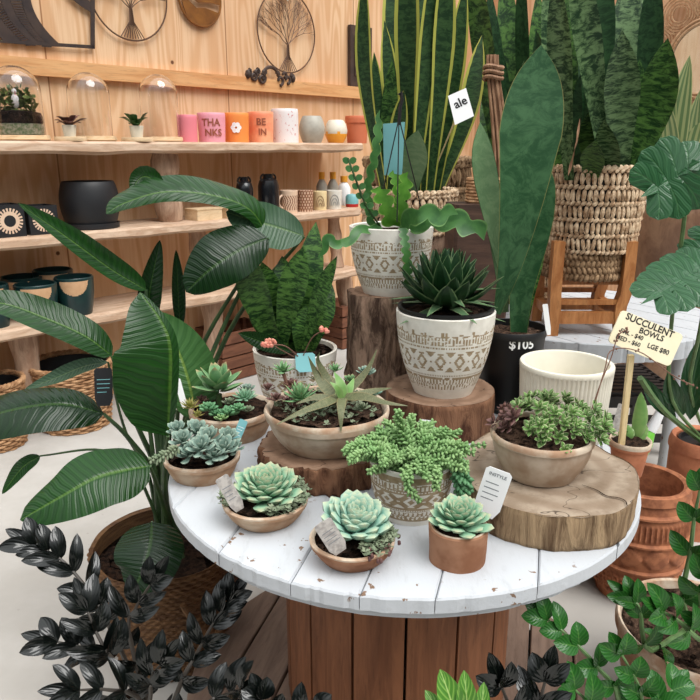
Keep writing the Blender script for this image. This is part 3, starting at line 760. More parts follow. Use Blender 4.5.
# shelf 2
def on2(px, w, ytop, off=.26):
    P = on_shelf(px, Z2, off); s = S(P); return P, w/2*s, zat(P, ytop)-Z2
P, r, h = on2(90, 57, 181, .24)
root = thing('black_planter', P, 'large matt black rounded planter with saucer on middle shelf', 'planter')
mb = MB(); mb.lathe(P+V((0, 0, .022)), potprof(r*.84, r*.88, h-.022, .01, bulge=r*.13), 64); mb.build('body', 'matblack', root)
mb = MB(); mb.lathe(P, [(r*.82, 0), (r*.93, .004), (r*.93, .03), (r*.9, .03), (r*.88, .012), (.0001, .012)], 64); mb.build('saucer', 'matblack', root)
def sqpot(px, w, ytop, label, off=.3):
    P = on_shelf(px, Z2, off); s = S(P); h = zat(P, ytop)-Z2; w = w*s*.92; root = thing('square_planter', P, label, 'planter', 'dark square planters with sun motif')
    mb = MB(); t = .012
    for sx, sy, a, b in ((0, -1, w, t), (0, 1, w, t), (1, 0, t, w-2*t), (-1, 0, t, w-2*t)):
        mb.box(V(P)+WU*sx*(w/2-t/2)+WN*-sy*(w/2-t/2)+V((0, 0, h/2)), (a, b, h), WA)
    mb.box(V(P)+V((0, 0, .02)), (w-2*t, w-2*t, .03), WA)
    mb.build('body', 'matblack', root, smooth=False)
    mb = MB(); O = V(P)+WN*(w/2+.0012)+V((0, 0, h*.5)); n = 22; Rr = h*.4
    for k in range(n):
        a = 2*pi*k/n; da = pi/n*.55; mb.add([O+WU*q[0]+V((0, 0, q[1])) for q in ((Rr*.7*cos(a-da), Rr*.7*sin(a-da)), (Rr*cos(a-da), Rr*sin(a-da)), (Rr*cos(a+da), Rr*sin(a+da)), (Rr*.7*cos(a+da), Rr*.7*sin(a+da)))], [[0, 1, 2, 3]])
    m = 40
    for k in range(m):
        a, b = 2*pi*k/m, 2*pi*(k+1)/m
        mb.add([O+WU*q[0]+V((0, 0, q[1])) for q in ((Rr*.45*cos(a), Rr*.45*sin(a)), (Rr*.74*cos(a), Rr*.74*sin(a)), (Rr*.74*cos(b), Rr*.74*sin(b)), (Rr*.45*cos(b), Rr*.45*sin(b)))], [[0, 1, 2, 3]])
    mb.build('sun_motif', 'pinkish', root, smooth=False)
sqpot(2, 32, 204, 'dark square planter with pale ring motif, cut off by the left edge of the photo')
sqpot(36, 31, 205, 'dark square planter with pale sunburst motif beside the large black planter')
# small wooden boxes
for px, w, py, lab in ((203, 33, 209, 'low pale wooden box on middle shelf beside the log post'), (226, 16, 208, 'short pale wooden block to the right of the low wooden box')):
    P = on_shelf(px, Z2, .3); s = S(P); hh = zat(P, py)-Z2
    mb = MB(); mb.box(V(P)+V((0, 0, hh/2)), (w*s*.9, .14, hh), WA); mb.box(V(P)+V((0, 0, hh+.003)), (w*s*.92, .145, .006), WA)
    tag(mb.build('wooden_box', 'bamboo', smooth=False, origin=tuple(P)), lab, 'box')
# black bottles with ear handles
for px, w, yt, lab in ((245, 17, 177, 'black ceramic vase half hidden behind a leaf on middle shelf'), (269, 21, 174, 'black shiny two-handled vase on middle shelf beside the striped mug')):
    P = on_shelf(px, Z2, .3); s = S(P); r = w/2*s; h = zat(P, yt)-Z2
    root = thing('black_vase', P, lab, 'vase', 'black vases on the middle shelf')
    mb = MB(); mb.lathe(P, [(r*.8, 0), (r, .02), (r, h*.7), (r*.85, h*.84), (r*.5, h*.9), (r*.5, h), (r*.4, h), (r*.38, h*.8), (.0001, h*.75)], 36); bd_ = mb.build('body', 'glossblack', root)
    for sg in (-1, 1):
        mb = MB(); mb.tube([V(P)+WU*sg*r*(.55+.35*sin(a))+V((0, 0, h*(.9-.09*cos(a)))) for a in [pi*i/8 for i in range(9)]], .007, 6); mb.build('handle', 'glossblack', bd_)
    mb = MB(); mb.box(V(P)+WN*r*.98+V((0, 0, h*.35)), (r*.5, .002, h*.3), WA)
# patterned mugs
def zeb(a, rr, z, i): return 1 if sin(a*22+4*sin(z*60)) > 0.1 and .15 < z/.13 < .9 else 0
def dots(a, rr, z, i): return 1 if (sin(a*18+(pi if int(z/.02) % 2 else 0)) > .2 and (z % .02) < .013) else 0
def mugp(px, w, yt, mats, mfn, lab, handle=True, off=.32, rep=1):
    P = on_shelf(px, Z2, off); s = S(P); r = w/2*s; h = zat(P, yt)-Z2
    root = thing('mug', P, lab, 'mug', 'mugs on the middle shelf')
    mb = MB(); mb.lathe(P, potprof(r*.92, r, h, .005, n=40), 120, mfn=mfn); bd_ = mb.build('body', mats, root)
    if handle:
        mb = MB(); mb.tube([V(P)-WU*r*(.85+.65*sin(a))+V((0, 0, h*(.5-.28*cos(a)))) for a in [pi*i/10 for i in range(11)]], .008, 8); mb.build('handle', mats[0], bd_)
    return root, P, r, h, bd_
mugp(289, 18, 190, ['pinkish', 'stripe'], zeb, 'blush mug with brown zebra stripes on middle shelf')
mugp(305, 17, 190, ['stripe', 'pinkish'], dots, 'brown mug with pale dashes beside the zebra striped mug', handle=False)
def arcs(a, rr, z, i): return 0
for px, w, yt, m, lab in ((320, 14, 191, 'cream', 'cream mug with rainbow arc print on middle shelf'), (334, 16, 190, 'white', 'white mug with rainbow arc print on middle shelf')):
    root, P, r, h, bd_ = mugp(px, w, yt, [m], None, lab, handle=False)
    mb = MB()
    for q in (.25, .5, .75):
        pts = [(r*q*.8*cos(b)+r*.1, h*.2+h*.75*q*sin(b)) for b in [pi*i/14 for i in range(15)]]
        mb.tube([V((P.x+sin(x/r)*(r+.001), P.y-cos(x/r)*(r+.001), P.z+z)) for x, z in pts], .0022, 4)
    mb.build('rainbow_print', 'gink' if m == 'white' else 'stripe', bd_)
def bottle(px, yt, lab, bodym, capm, off=.16, w=11):
    P = on_shelf(px, Z2, off); s = S(P); r = w/2*s; h = zat(P, yt)-Z2
    root = thing('bottle', P, lab, 'bottle', 'bottles behind the mugs on the middle shelf')
    mb = MB(); mb.lathe(P, [(r*.9, 0), (r, .01), (r, h*.6), (r*.7, h*.72), (r*.45, h*.78), (r*.45, h*.84), (.0001, h*.84)], 24); bd_ = mb.build('body', bodym, root)
    mb = MB(); mb.lathe(P+V((0, 0, h*.8)), [(r*.55, 0), (r*.55, h*.2), (.0001, h*.2)], 20); mb.build('cap', capm, bd_)
bottle(322, 172, 'grey bottle with amber cap behind the cream mug', 'grey', 'amber'); bottle(333, 172, 'grey bottle with amber cap behind the white mug', 'grey', 'amber')
bottle(344, 176, 'white and pale blue bottle with amber cap right of the white mug', 'paper', 'amber', w=13)
P = on_shelf(352, Z2, .3); s = S(P)
mb = MB(); mb.lathe(P, [(6*s, 0), (6.5*s, 3*s), (6.5*s, 10*s), (5*s, 12*s), (.0001, 13*s)], 24, mfn=lambda a, r, z, i: 1 if z < 5*s else 0)
tag(mb.build('small_jar', ['blue', 'red'], origin=tuple(P)), 'small jar with red base at right end of middle shelf', 'jar')

# shelf 3: dark green pots
def gpot(px, w, yt, off, lab, a0=.2):
    P = on_shelf(px, Z3, off); s = S(P); r = w/2*s; h = min(zat(P, yt)-Z3, .23)
    def half(a, rr, z, i):
        aa = (a-a0-.25+pi) % (2*pi)-pi; x = aa*r; zt = h*.93
        return 1 if i < 38 and z < zt and x*x+((z-zt)*1.05)**2 < (r*.78)**2 else 0
    root = thing('green_planter', P, lab, 'planter', 'dark green planters on the bottom shelf')
    mb = MB(); mb.lathe(P, potprof(r*.75, r*.98, h, .012, bulge=r*.06, n=40), 120, mfn=half); mb.build('body', ['green', 'tan'], root)
gpot(37, 41, 283, .32, 'dark green pot with tan half-circle, front left on bottom shelf')
gpot(76, 38, 276, .32, 'taller dark green pot with tan half-circle, front right on bottom shelf', .1)
gpot(56, 38, 269, .12, 'dark green pot with tan patch standing behind the two front pots', .2)
gpot(24, 40, 276, .12, 'dark green pot with tan patch in the back row at left, in shade')
gpot(-8, 34, 284, .3, 'dark green pot cut off by the left edge of the photo')

# floor under the shelves: wicker baskets, crates
def wicker(name, C, rb, rt, h, label, group=None, rows=26, seg=110, mat='wicker', filled=True):
    root = thing(name, C, label, 'basket', group)
    mb = MB()
    for j in range(rows):
        t = (j+.5)/rows; z = C[2]+h*t; r = rb+(rt-rb)*t**.8; rad = h/rows*.54
        pts = [V((C[0]+sin(a)*(r+.005*sin(a*14+pi*(j % 2))), C[1]-cos(a)*(r+.005*sin(a*14+pi*(j % 2))), z+.002*sin(a*5+j))) for a in [2*pi*i/seg for i in range(seg+1)]]
        mb.tube(pts, rad, 5, cap=False)
    mb.build('woven_body', mat, root)
    mb = MB()
    for k in range(28):
        a = 2*pi*k/28; mb.tube([V((C[0]+sin(a)*(rb+(rt-rb)*t**.8), C[1]-cos(a)*(rb+(rt-rb)*t**.8), C[2]+h*t)) for t in (0, .33, .66, 1)], .004, 5)
    mb.build('upright_rods', mat, root)
    mb = MB()
    for k in range(2):
        mb.tube([V((C[0]+sin(a)*(rt+.004*cos(a*22+pi*k)), C[1]-cos(a)*(rt+.004*cos(a*22+pi*k)), C[2]+h+.006*sin(a*22+pi*k))) for a in [2*pi*i/160 for i in range(161)]], .011, 6, cap=False)
    mb.build('braided_rim', mat, root)
    mb = MB(); mb.lathe(C, potprof(rb*.93, rt*.93, h*.97, .006, depth=.3), 32); mb.build('liner', 'black', root)
    return root
C = spot(1, 457, 0, .18); sW = S(C); rt = 33*sW*.9
wicker('wicker_basket', C, rt*.82, rt, zat(C, 381), 'round wicker basket on the floor, cut off by the left edge of photo', 'wicker baskets on the floor')
C2_ = spot(78, 436, 0, .2); s = S(C2_)
wicker('wicker_basket', C2_, 32*s, 38*s, zat(C2_, 362), 'round wicker basket on the floor behind the strelitzia, second from the left', 'wicker baskets on the floor')
def crate(C, w, d, h, rz, label, mat='cratewood', slats=4):
    root = thing('timber_crate', C, label, 'crate', 'timber crates beneath the shelves')
    from mathutils import Matrix
    rot = Matrix.Rotation(rz, 3, 'Z'); mb = MB(); m2 = MB()
    for k in range(slats):
        z = h*(k+.5)/slats; hh = h/slats*.86
        for sg in (-1, 1):
            mb.box(V(C)+rot @ V((0, sg*(d/2-.009), z)), (w, .018, hh), rz); mb.box(V(C)+rot @ V((sg*(w/2-.009), 0, z)), (.018, d-.04, hh), rz)
    mb.build('slats', mat, root, smooth=False)
    for sx in (-1, 1):
        for sy in (-1, 1): m2.box(V(C)+rot @ V((sx*(w/2-.035), sy*(d/2-.035), h/2)), (.03, .03, h-.004), rz)
    m2.box(V(C)+V((0, 0, .02)), (w-.05, d-.05, .02), rz); m2.build('frame', mat, root, smooth=False)
for px, w, h, lab in ((238, .42, .34, 'reddish timber crate under the bottom shelf behind the small snake plant'), (292, .36, .3, 'timber crate under the bottom shelf, middle one'), (345, .36, .34, 'timber crate under the right end of bottom shelf')):
    P = on_shelf(px, 0, .2); crate(P, w, .3, h, WA, lab)

# =====================================================================
# SPOOL TABLES
# =====================================================================
TC = V((.124, 1.606, 0)); TR = .562; TZ = .75
def planked_disc(mb, C, r, z0, z1, ang, w, gap, seed, chip=.004, jit=0):
    rr = random.Random(seed); x = -r; d = V((sin(ang), cos(ang), 0)); e = V((cos(ang), -sin(ang), 0))
    while x < r-.001:
        x1 = min(r, x+w*rr.uniform(.85, 1.15)); 
        if r-x1 < .03: x1 = r
        a, b = x+gap/2, x1-gap/2
        n = 14; up = []; dn = []
        for i in range(n+1):
            q = a+(b-a)*i/n; q = max(-r+.0005, min(r-.0005, q)); yy = sqrt(max(0, r*r-q*q)); c1 = chip*noise.noise(V((q*40, seed, 1)))+(-chip*1.6 if rr.random() < .12 else 0); c2 = chip*noise.noise(V((q*40, seed, 7)))
            up.append((q, yy+c1)); dn.append((q, -yy-c2-(rr.random() < .1)*-chip))
        poly = dn+up[::-1]
        zz = rr.uniform(-jit, jit)
        # bevelled top
        m = len(poly); cx = (a+b)/2
        lay = []
        for zt, ins in ((z0, 0), (z1-.004, 0), (z1, .003)):
            for (px_, py_) in poly:
                L = sqrt(px_*px_+py_*py_); k = 1-ins/max(L, .05); qx = px_*k; qx = min(max(qx, a+ins), b-ins) if b-a > 2*ins else qx
                lay.append(V((C[0], C[1], zt+(zz if zt > z0 else 0)))+e*qx+d*py_*k)
        fs = [list(range(m-1, -1, -1)), [2*m+i for i in range(m)]]
        for l in range(2): fs += [[l*m+i, l*m+(i+1) % m, (l+1)*m+(i+1) % m, (l+1)*m+i] for i in range(m)]
        mb.add(lay, fs); x = x1
root = thing('cable_spool_table', TC, 'large round cable spool table with chipped white top and brown plank drum, crowded with succulents', 'table', 'cable spool tables')
mb = MB(); planked_disc(mb, TC, TR, TZ-.03, TZ, .27, .15, .0016, 4, .0022, .0003); mb.build('tabletop', 'paint', root, smooth=False)
mb = MB(); planked_disc(mb, TC, TR-.022, TZ-.055, TZ-.0305, .27+pi/2, .2, .003, 8, .005); mb.build('lower_layer', 'paint', root, smooth=False)
mb = MB(); n = 15; rb = .292
for k in range(n):
    a0, a1 = 2*pi*k/n+.012, 2*pi*(k+1)/n-.012
    q = []
    for rr_ in (rb, rb-.03):
        for a in (a0, (a0+a1)/2, a1): q.append((sin(a)*rr_, -cos(a)*rr_))
    mb.prism([q[0], q[1], q[2], q[5], q[4], q[3]], .105, TZ-.059, org=TC)
mb.build('drum', 'barrel', root, smooth=False)
mb = MB(); planked_disc(mb, TC, TR, .0, .1, .27, .14, .006, 14, .005); mb.build('lower_disc', 'flange', root, smooth=False)
# second spool table
T2C = V((1.1, 3.27, 0)); T2Z = .75; T2R = .6
root = thing('round_table', T2C, 'white round table at back right carrying the basket on wooden stand', 'table')
mb = MB(); planked_disc(mb, T2C, T2R, T2Z-.075, T2Z, -.6, .14, .004, 21); mb.build('tabletop', 'paint', root, smooth=False)
for x, y in ((.74, 3.1), (1.02, 3.78), (1.52, 3.1)):
    mb = MB(); mb.tube([V((x, y, 0)), V((x, y, T2Z-.0755))], .03, 10); mb.build('leg', 'paint', root)
P = V((1.32, 3.5, 0))
root = thing('slatted_crate', P, 'black slatted plastic crate on the floor under the back white table', 'crate')
mb = MB()
for k in range(9): mb.box(P+V((0.0, (k-4)*.055, .33)), (.62, .03, .02))
for sg in (-1, 1): mb.box(P+V((sg*.3, 0, .315)), (.03, .5, .05))
for sg in (-1, 1):
    for z in (.30, .2, .1): mb.box(P+V((0, sg*.245, z)), (.62, .012, .045))
mb.build('slats', 'tray', root, smooth=False)
for sx in (-1, 1):
    for sy in (-1, 1): mb = MB(); mb.box(P+V((sx*.29, sy*.225, .16)), (.03, .03, .32)); mb.build('corner_post', 'tray', root, smooth=False)

# =====================================================================
# WOOD SLABS AND STUMPS ON THE TABLE
# =====================================================================
def slab(name, C, r, h, label, barkm, cutm, seed, ridge=.06, lobes=7, sq=(1, 1), group=None, rough=.02, taper=0):
    root = thing(name, C, label, 'wood slab', group); seg = 140
    def rad(a, z):
        k = 1+ridge*.5*noise.noise(V((sin(a)*lobes*.25+seed, cos(a)*lobes*.25, seed)))
        k -= ridge*.6*max(0, .35-abs(noise.noise(V((sin(a)*r*55, cos(a)*r*55, z*7+seed)))))*(1 if ridge > .06 else .3)
        k += rough*noise.noise(V((sin(a)*r*60, cos(a)*r*60, z*14+seed)))+rough*.8*noise.noise(V((sin(a)*r*130, cos(a)*r*130, z*30+seed)))
        return r*k*(1+taper*(1-z/h))
    mb = MB()
    zs = [0]+[h*i/8 for i in range(1, 8)]+[h-.003, h]
    mb.lathe(C, [(r, z) for z in zs], seg, fn=lambda a, rr, z, i: (rad(a, z)*(.985 if z in (0, h) else 1)*(1), z), sx=sq[0], sy=sq[1])
    mb.build('bark', barkm, root, sharp=0)
    mb = MB()
    prof = [(r*(1-i/10)+.00001, h+.0008) for i in range(11)]
    def fn(a, rr, z, i):
        k = 1-i/10; return max(.00001, rad(a, h)*.988*k), h+.0008+.0022*noise.noise(V((sin(a)*rr*22, cos(a)*rr*22, seed)))*(1 if i else 0)
    mb.lathe(C, prof, seg, fn=fn, sx=sq[0], sy=sq[1]); mb.f = [f for f in mb.f if len(f) == 4]; mb.mi = mb.mi[:len(mb.f)]
    mb.build('cut_top', cutm, root, sharp=0); return root
def TZat(C, py): return zat(C, py)
A_C = V((-.067, 1.565, TZ)); A_H = .066
slab('bark_slab', A_C, .155, A_H, 'low dark bark-edged slab under the big clay succulent bowl', 'barkred', 'cutdark', 3, .2, 14, rough=.07)
D_C = V((.10, 2.06, TZ)); D_H = zat(D_C, 291)-TZ
slab('tree_stump', D_C, .108, D_H, 'tall rough-barked stump lifting the rear patterned pot', 'bark', 'cutdark', 8, .2, 12, rough=.08)
E_C = V((.25, 1.84, TZ)); E_H = zat(V((.25, 1.84, 0)), 388)-TZ
slab('wood_block', E_C, .15, E_H, 'thick round brown wood block under the agave in patterned pot', 'barkred', 'cutdark', 5, .05, 9, rough=.012)
# large grey slab with flat front edge
F_H = .078
F_top = [gp(*p, TZ+F_H) for p in ((462, 468), (473, 487), (494, 502), (530, 513), (560, 517), (595, 516), (618, 512), (632, 502), (640, 486), (637, 470), (626, 460), (608, 452), (592, 442), (570, 430), (540, 424), (505, 426), (478, 438), (464, 452))]
FC = sum(F_top, V((0, 0, 0)))/len(F_top); FC.z = TZ
root = thing('wood_slab', FC, 'wide grey weathered wood slab with a crack, under the trailing variegated plant bowl', 'wood slab')
loop = crom(F_top+[F_top[0]], 120)[:-1]
mb = MB(); n = len(loop); L = 9; vs = []
for j in range(L+1):
    z = TZ+F_H*j/L
    for i, p in enumerate(loop):
        d = (p-FC); d.z = 0; k = 1+.014*noise.noise(V((p.x*60, p.y*60, z*20)))-(.02 if j in (0, L) else 0)*.4+.02*(1-j/L)*-1
        crk = .02*exp(-((p.x-gp(626, 500, TZ).x)/.004)**2) if p.y < FC.y else 0
        vs.append(V((FC.x, FC.y, z))+d*(k-crk))
mb.add(vs, [[j*n+(i+1) % n, j*n+i, (j+1)*n+i, (j+1)*n+(i+1) % n] for j in range(L) for i in range(n)]+[list(range(n))])
mb.build('side', 'barkpale', root, sharp=0)
mb = MB(); vs = []; K = 12
for j in range(K+1):
    k = (1-j/K)
    for i, p in enumerate(loop):
        d = p-FC; d.z = 0; q = V((FC.x, FC.y, TZ+F_H))+d*k*.994
        q.z += .002*noise.noise(q*30)+(0 if j else -.002); vs.append(q)
mb.add(vs, [[j*n+i, j*n+(i+1) % n, (j+1)*n+(i+1) % n, (j+1)*n+i] for j in range(K) for i in range(n)])
mb.build('cut_top', 'cutpale', root, sharp=0)
mb = MB()
ck = crom([gp(x, y, TZ+F_H) for x, y in ((582, 486), (596, 491), (606, 497), (618, 499), (625, 502), (627, 507))], 20)
for i in range(20):
    w = .0006+.0012*sin(pi*i/20); a, b = ck[i], ck[i+1]; sd = V((-(b-a).y, (b-a).x, 0)).normalized()
    j = V((0, 0, .0025+.0005)); mb.add([a-sd*w+j, a+sd*w+j, b+sd*w+j, b-sd*w+j], [[0, 1, 2, 3]])
mb.build('crack', 'soil', root, smooth=False)
FZ = TZ+F_H

# =====================================================================
# PATTERNED POTS
# =====================================================================
def tribal(N, invert=False, seed=0):
    rr = random.Random(seed); glyph = {}
    def f(a, t):
        x = a/(2*pi)*N; c = int(x); u = x-c
        nz = noise.noise(V((a*9, t*30, seed)))
        if t > .9 or t < .12: return 0
        if .70 < t <= .88:      # running figures
            v = (t-.70)/.18
            k = int(u*6)+c*6; uu = u*6-int(u*6)
            g = glyph.setdefault((k, 0), (rr.uniform(.3, .9), rr.random() < .5, rr.random()))
            if v < .5: return 1 if (abs(uu-.5) < .28*(1-v)+.08 and nz > -.25) else 0
            if v < .62: return 1 if nz > -.1 else 0
            return 1 if (g[1] and abs(uu-.5) < .36 and (v < .62+.3*g[0]) and nz > -.3) else 0
        if .655 < t <= .68: return 1 if (u*8) % 1 < .6 else 0
        if .38 < t <= .62:      # diamonds
            v = (t-.5)/.12; d = abs((u-.5)*2)*1.15+abs(v)*.85
            if .36 < d < .72 and abs(v) < .72 and nz > -.5: return 1
            if d < .2: return 1 if abs(v) < .12 and False else 0
            w = min(u, 1-u)*2
            if abs(v) > .45 and w+ (abs(v)-.45)*-.9 < .0: return 1
            if abs(abs(v)-.78) < .08 and abs(u-.5) < .13: return 1
            if abs(abs(v)-.9) < .1 and w < .22: return 1
            if abs(v) < .1 and w < .12: return 1
            return 0
        if .31 < t <= .335: return 1 if (u*10) % 1 < .55 else 0
        if .14 < t <= .30:
            v = (t-.14)/.16; q = abs(((u*5) % 1)-.5)*2
            return 1 if ((v > .45 and q < v*.9 and nz > -.35) or (v <= .45 and q > .55-v*.3 and nz > -.2)) else 0
        return 0
    if invert: return lambda a, t: 1-f(a, t) if .1 < t < .93 else 0
    return f
def patpot(C, rb, rt, h, bulge, N, label, seed=0, invert=False, wall=.01, rot=0, mats=('white', 'tribal')):
    root = thing('patterned_pot_plant', C, label, 'potted plant')
    f = tribal(N, invert, seed); n = 96
    prof = potprof(rb, rt, h, wall, bulge=bulge, n=n)
    mb = MB(); mb.lathe(C, prof, 300, mfn=lambda a, r, z, i: f((a+rot) % (2*pi), z/h) if i < n-2 else 0)
    mb.build('pot', list(mats), root); return root
# rear pot D2
C = D_C+V((.02, -.01, D_H)); s = S(C)
D2 = patpot(C, 27*s, 41*s, zat(C, 225)-C.z, 3.5*s, 15, 'rear patterned white pot on the tall stump, holding a fishbone cactus and trailing plant', 1)
D2C, D2T, D2R = C, zat(C, 225), 41*s
soil(D2, C, D2R*.9, D2T-.02)
# agave pot on E
C = E_C+V((.006, -.012, E_H)); s = S(C)
H2 = patpot(C, 29*s, 48*s, zat(C, 309)-C.z, 4.5*s, 15, 'patterned white pot with dark spiky agave on the round wood block', 2)
HC, HT, HR = C, zat(C, 309), 48*s
mb = MB(); mb.lathe((C.x, C.y, HT-.012), [(HR*.9, -.03), (HR*.93, .012), (HR*.97, .016), (HR*.97, .022), (HR*.9, .022), (HR*.86, .0), (.0001, 0)], 60); mb.build('inner_pot', 'black', H2)
soil(H2, C, HR*.86, HT-.008)
mb = MB(); rosette(mb, (C.x, C.y, HT+.0), HR*1.22, 50, .52, prof=lambda t: (1-t)**.85*(.7+.9*t), e0=86, e1=18, curl=.55, thick=.05, seed=4, inner=.66, fold=.4, k=7, nu=3)
mb.build('agave', 'haw', H2)
mb = MB(); rosette(mb, (C.x, C.y, HT-.004), HR*1.18, 15, .22, prof=spikew, e0=12, e1=-6, curl=-.1, thick=.07, seed=9, inner=.9, fold=.3, k=7, nu=3)
mb.build('agave', 'hawpale', H2)
# sedum pot O
O_C = V((.13, 1.352, TZ)); s = S(O_C+V((0, 0, .08)))
OR = 44*s; OT = zat(O_C, 456)
O = patpot(O_C, 31*s, 42*s, OT-TZ, 3*s, 10, 'low patterned pot overflowing with bright green sedum, front centre', 5, invert=True, rot=.4)
soil(O, O_C, OR*.88, OT-.012)
def bead_stem(mb, sm, pts, r, n, seed, Ls=.011):
    rr = random.Random(seed); P = crom(pts, n); sm.tube(P[::2]+[P[-1]], .0022, 4)
    for i, p in enumerate(P):
        T = (P[min(i+1, len(P)-1)]-P[max(i-1, 0)]).normalized(); A = T.orthogonal().normalized(); B = T.cross(A)
        for k in range(4):
            a = i*1.1+k*pi/2; d = (A*cos(a)+B*sin(a)+T*.55).normalized(); l = Ls*rr.uniform(.8, 1.15)*(1 if i < len(P)-2 else .7)
            mb.ell(p+d*l*.62, (r, r, l*.62), 5, 3, axis=d)
mb = MB(); sm = MB(); rr = random.Random(3); top = V((O_C.x, O_C.y, OT))
for k in range(58):
    a = k*2.4; q = sqrt((k+.5)/58)*OR*.82; b = top+V((cos(a)*q, sin(a)*q, -.01)); out = V((cos(a), sin(a), 0)); L = rr.uniform(.045, .07); up = rr.uniform(.5, 1.1)*(1.2-q/OR*.8)
    bead_stem(mb, sm, [b, b+out*L*.35+V((0, 0, L*up*.8)), b+out*L*(.6+q/OR*.6)+V((0, 0, L*up))], .0036, 9, k, .0115)
# long arms
for tip, mid, n in (((345, 452, 1.32), (365, 445, 1.33), 16), ((350, 460, 1.28), (372, 452, 1.3), 12), ((466, 448, 1.3), (440, 446, 1.33), 12), ((460, 455, 1.27), (436, 452, 1.3), 10), ((398, 412, 1.36), (402, 430, 1.37), 10), ((412, 416, 1.42), (410, 432, 1.4), 9), ((424, 424, 1.42), (418, 438, 1.4), 9)):
    bead_stem(mb, sm, [top+V((rr.uniform(-.03, .03), 0, 0)), yp(*mid), yp(*tip)], .004, n+3, n, .013)
for px in (409, 437): bead_stem(mb, sm, [yp(px, 466, 1.255), yp(px, 476, 1.235), yp(px-1, 488, 1.232), yp(px+(10 if px < 420 else 0), 500 if px < 420 else 472, 1.235)], .0036, 12, px, .010)
mb.build('sedum', 'sedum', O, sharp=0); sm.build('stems', 'zzstem', O, sharp=0)
mb = MB(); sm = MB()
bead_stem(mb, sm, [yp(455, 458, 1.31), yp(462, 472, 1.29), yp(467, 490, 1.28)], .0055, 12, 77, .017)
bead_stem(mb, sm, [yp(458, 462, 1.3), yp(458, 478, 1.285), yp(462, 494, 1.28)], .005, 10, 78, .015)
mb.build('burro_tail', 'sedum2', O, sharp=0)
place_tag(O, yp(424, 445, 1.45), yp(427, 420, 1.46), 16*S(yp(424, 430, 1.45)), 'paper')
# small snake plant pot C
C_C = V((-.165, 2.02, TZ)); s = S(C_C+V((0, 0, .15))); CT = zat(C_C, 347)
C0 = patpot(C_C, 30*s, 42*s, CT-TZ, 2*s, 12, 'white patterned pot with wide banded snake plant, behind the big clay bowl', 7)
soil(C0, C_C, 38*s, CT-.015)
sn = [((277, 350), (258, 300), (241, 240), 16), ((285, 350), (272, 300), (262, 262), 14), ((290, 350), (288, 300), (282, 256), 14), ((300, 350), (308, 290), (316, 222), 14),
      ((305, 350), (318, 300), (337, 256), 8), ((310, 352), (322, 322), (334, 296), 9), ((272, 352), (262, 325), (250, 300), 9), ((295, 350), (298, 310), (300, 262), 13),
      ((281, 345), (290, 295), (304, 246), 14), ((300, 354), (300, 330), (306, 305), 9), ((284, 354), (280, 330), (284, 300), 10), ((312, 346), (326, 310), (330, 280), 7)]
for i, (b, m_, t_, w) in enumerate(sn):
    mb = MB(); dz = (i % 4)*.022-.03
    leafat(mb, [(b[0], b[1], C_C.y+dz*.5), (m_[0], m_[1], C_C.y+dz-.02), (t_[0], t_[1], C_C.y+dz*2)], w, w, sansw, up=.1, yaw=(i-6)*.06, k=14, nu=3, thick=.004, fold=.35)
    mb.build('leaf', 'snakegreen', C0)
mb = MB(); leafat(mb, [(292, 352, 1.97), (262, 342, 1.92), (238, 333, 1.88)], 9, 9, lancew, k=10, nu=4, fold=.2); mb.build('leaf', 'streld', C0)
mb = MB(); m2 = MB()
for pts in ([(300, 358, 1.9), (285, 346, 1.87), (267, 345, 1.86)], [(302, 358, 1.9), (312, 338, 1.88), (324, 330, 1.87)], [(296, 358, 1.9), (278, 348, 1.88), (270, 342, 1.88)]):
    P = [yp(*p) for p in pts]; mb.tube(crom(P, 8), .0018, 4)
    for k in range(9): 
        q = P[-1]+V((rr.uniform(-.012, .014), rr.uniform(-.01, .01), rr.uniform(-.008, .008))); m2.ell(q, (.006, .005, .006), 6, 4)
    m2.build('flower_buds', 'bud', C0); m2 = MB()
mb.build('flower_stems', 'deadtwig', C0)
place_tag(C0, yp(306, 372, 1.88), yp(305, 353, 1.9), 20*S(yp(306, 360, 1.88)), 'blue')

# =====================================================================
# CLAY BOWLS AND ROSETTES
# =====================================================================
def bowl(name, C, rb, rt, h, label, mat='clay', lip=.004, liph=.018, bulge=None, cat='potted plant', seed=1, wall=.009, group=None):
    root = thing(name, C, label, cat, group)
    mb = MB(); mb.lathe(C, potprof(rb, rt, h, wall, lip, liph, bulge if bulge is not None else (rt-rb)*.25, 14), 84, fn=wob(seed, .03), mfn=lambda a, r, z, i: 1 if i > 13 else 0)
    mb.build('pot', [mat, 'claylip'], root); return root
def moss(mb, C, r, a0, a1, n, seed, size=.006, q0=.6, q1=1.0, h=.014):
    rr = random.Random(seed)
    for k in range(n):
        a = rr.uniform(a0, a1); q = r*rr.uniform(q0, q1); c = V(C)+V((sin(a)*q, -cos(a)*q, rr.uniform(-.002, h)))
        for j in range(4):
            b = rr.uniform(0, 6.28); d = V((cos(b), sin(b), rr.uniform(.1, 1))).normalized(); w = size*rr.uniform(.3, .5)
            mb.ribbon([c, c+d*size*1.3], lambda t: w*paddle(t), lambda t: w*paddle(t), V((0, 0, 1)), k=2, nu=2)
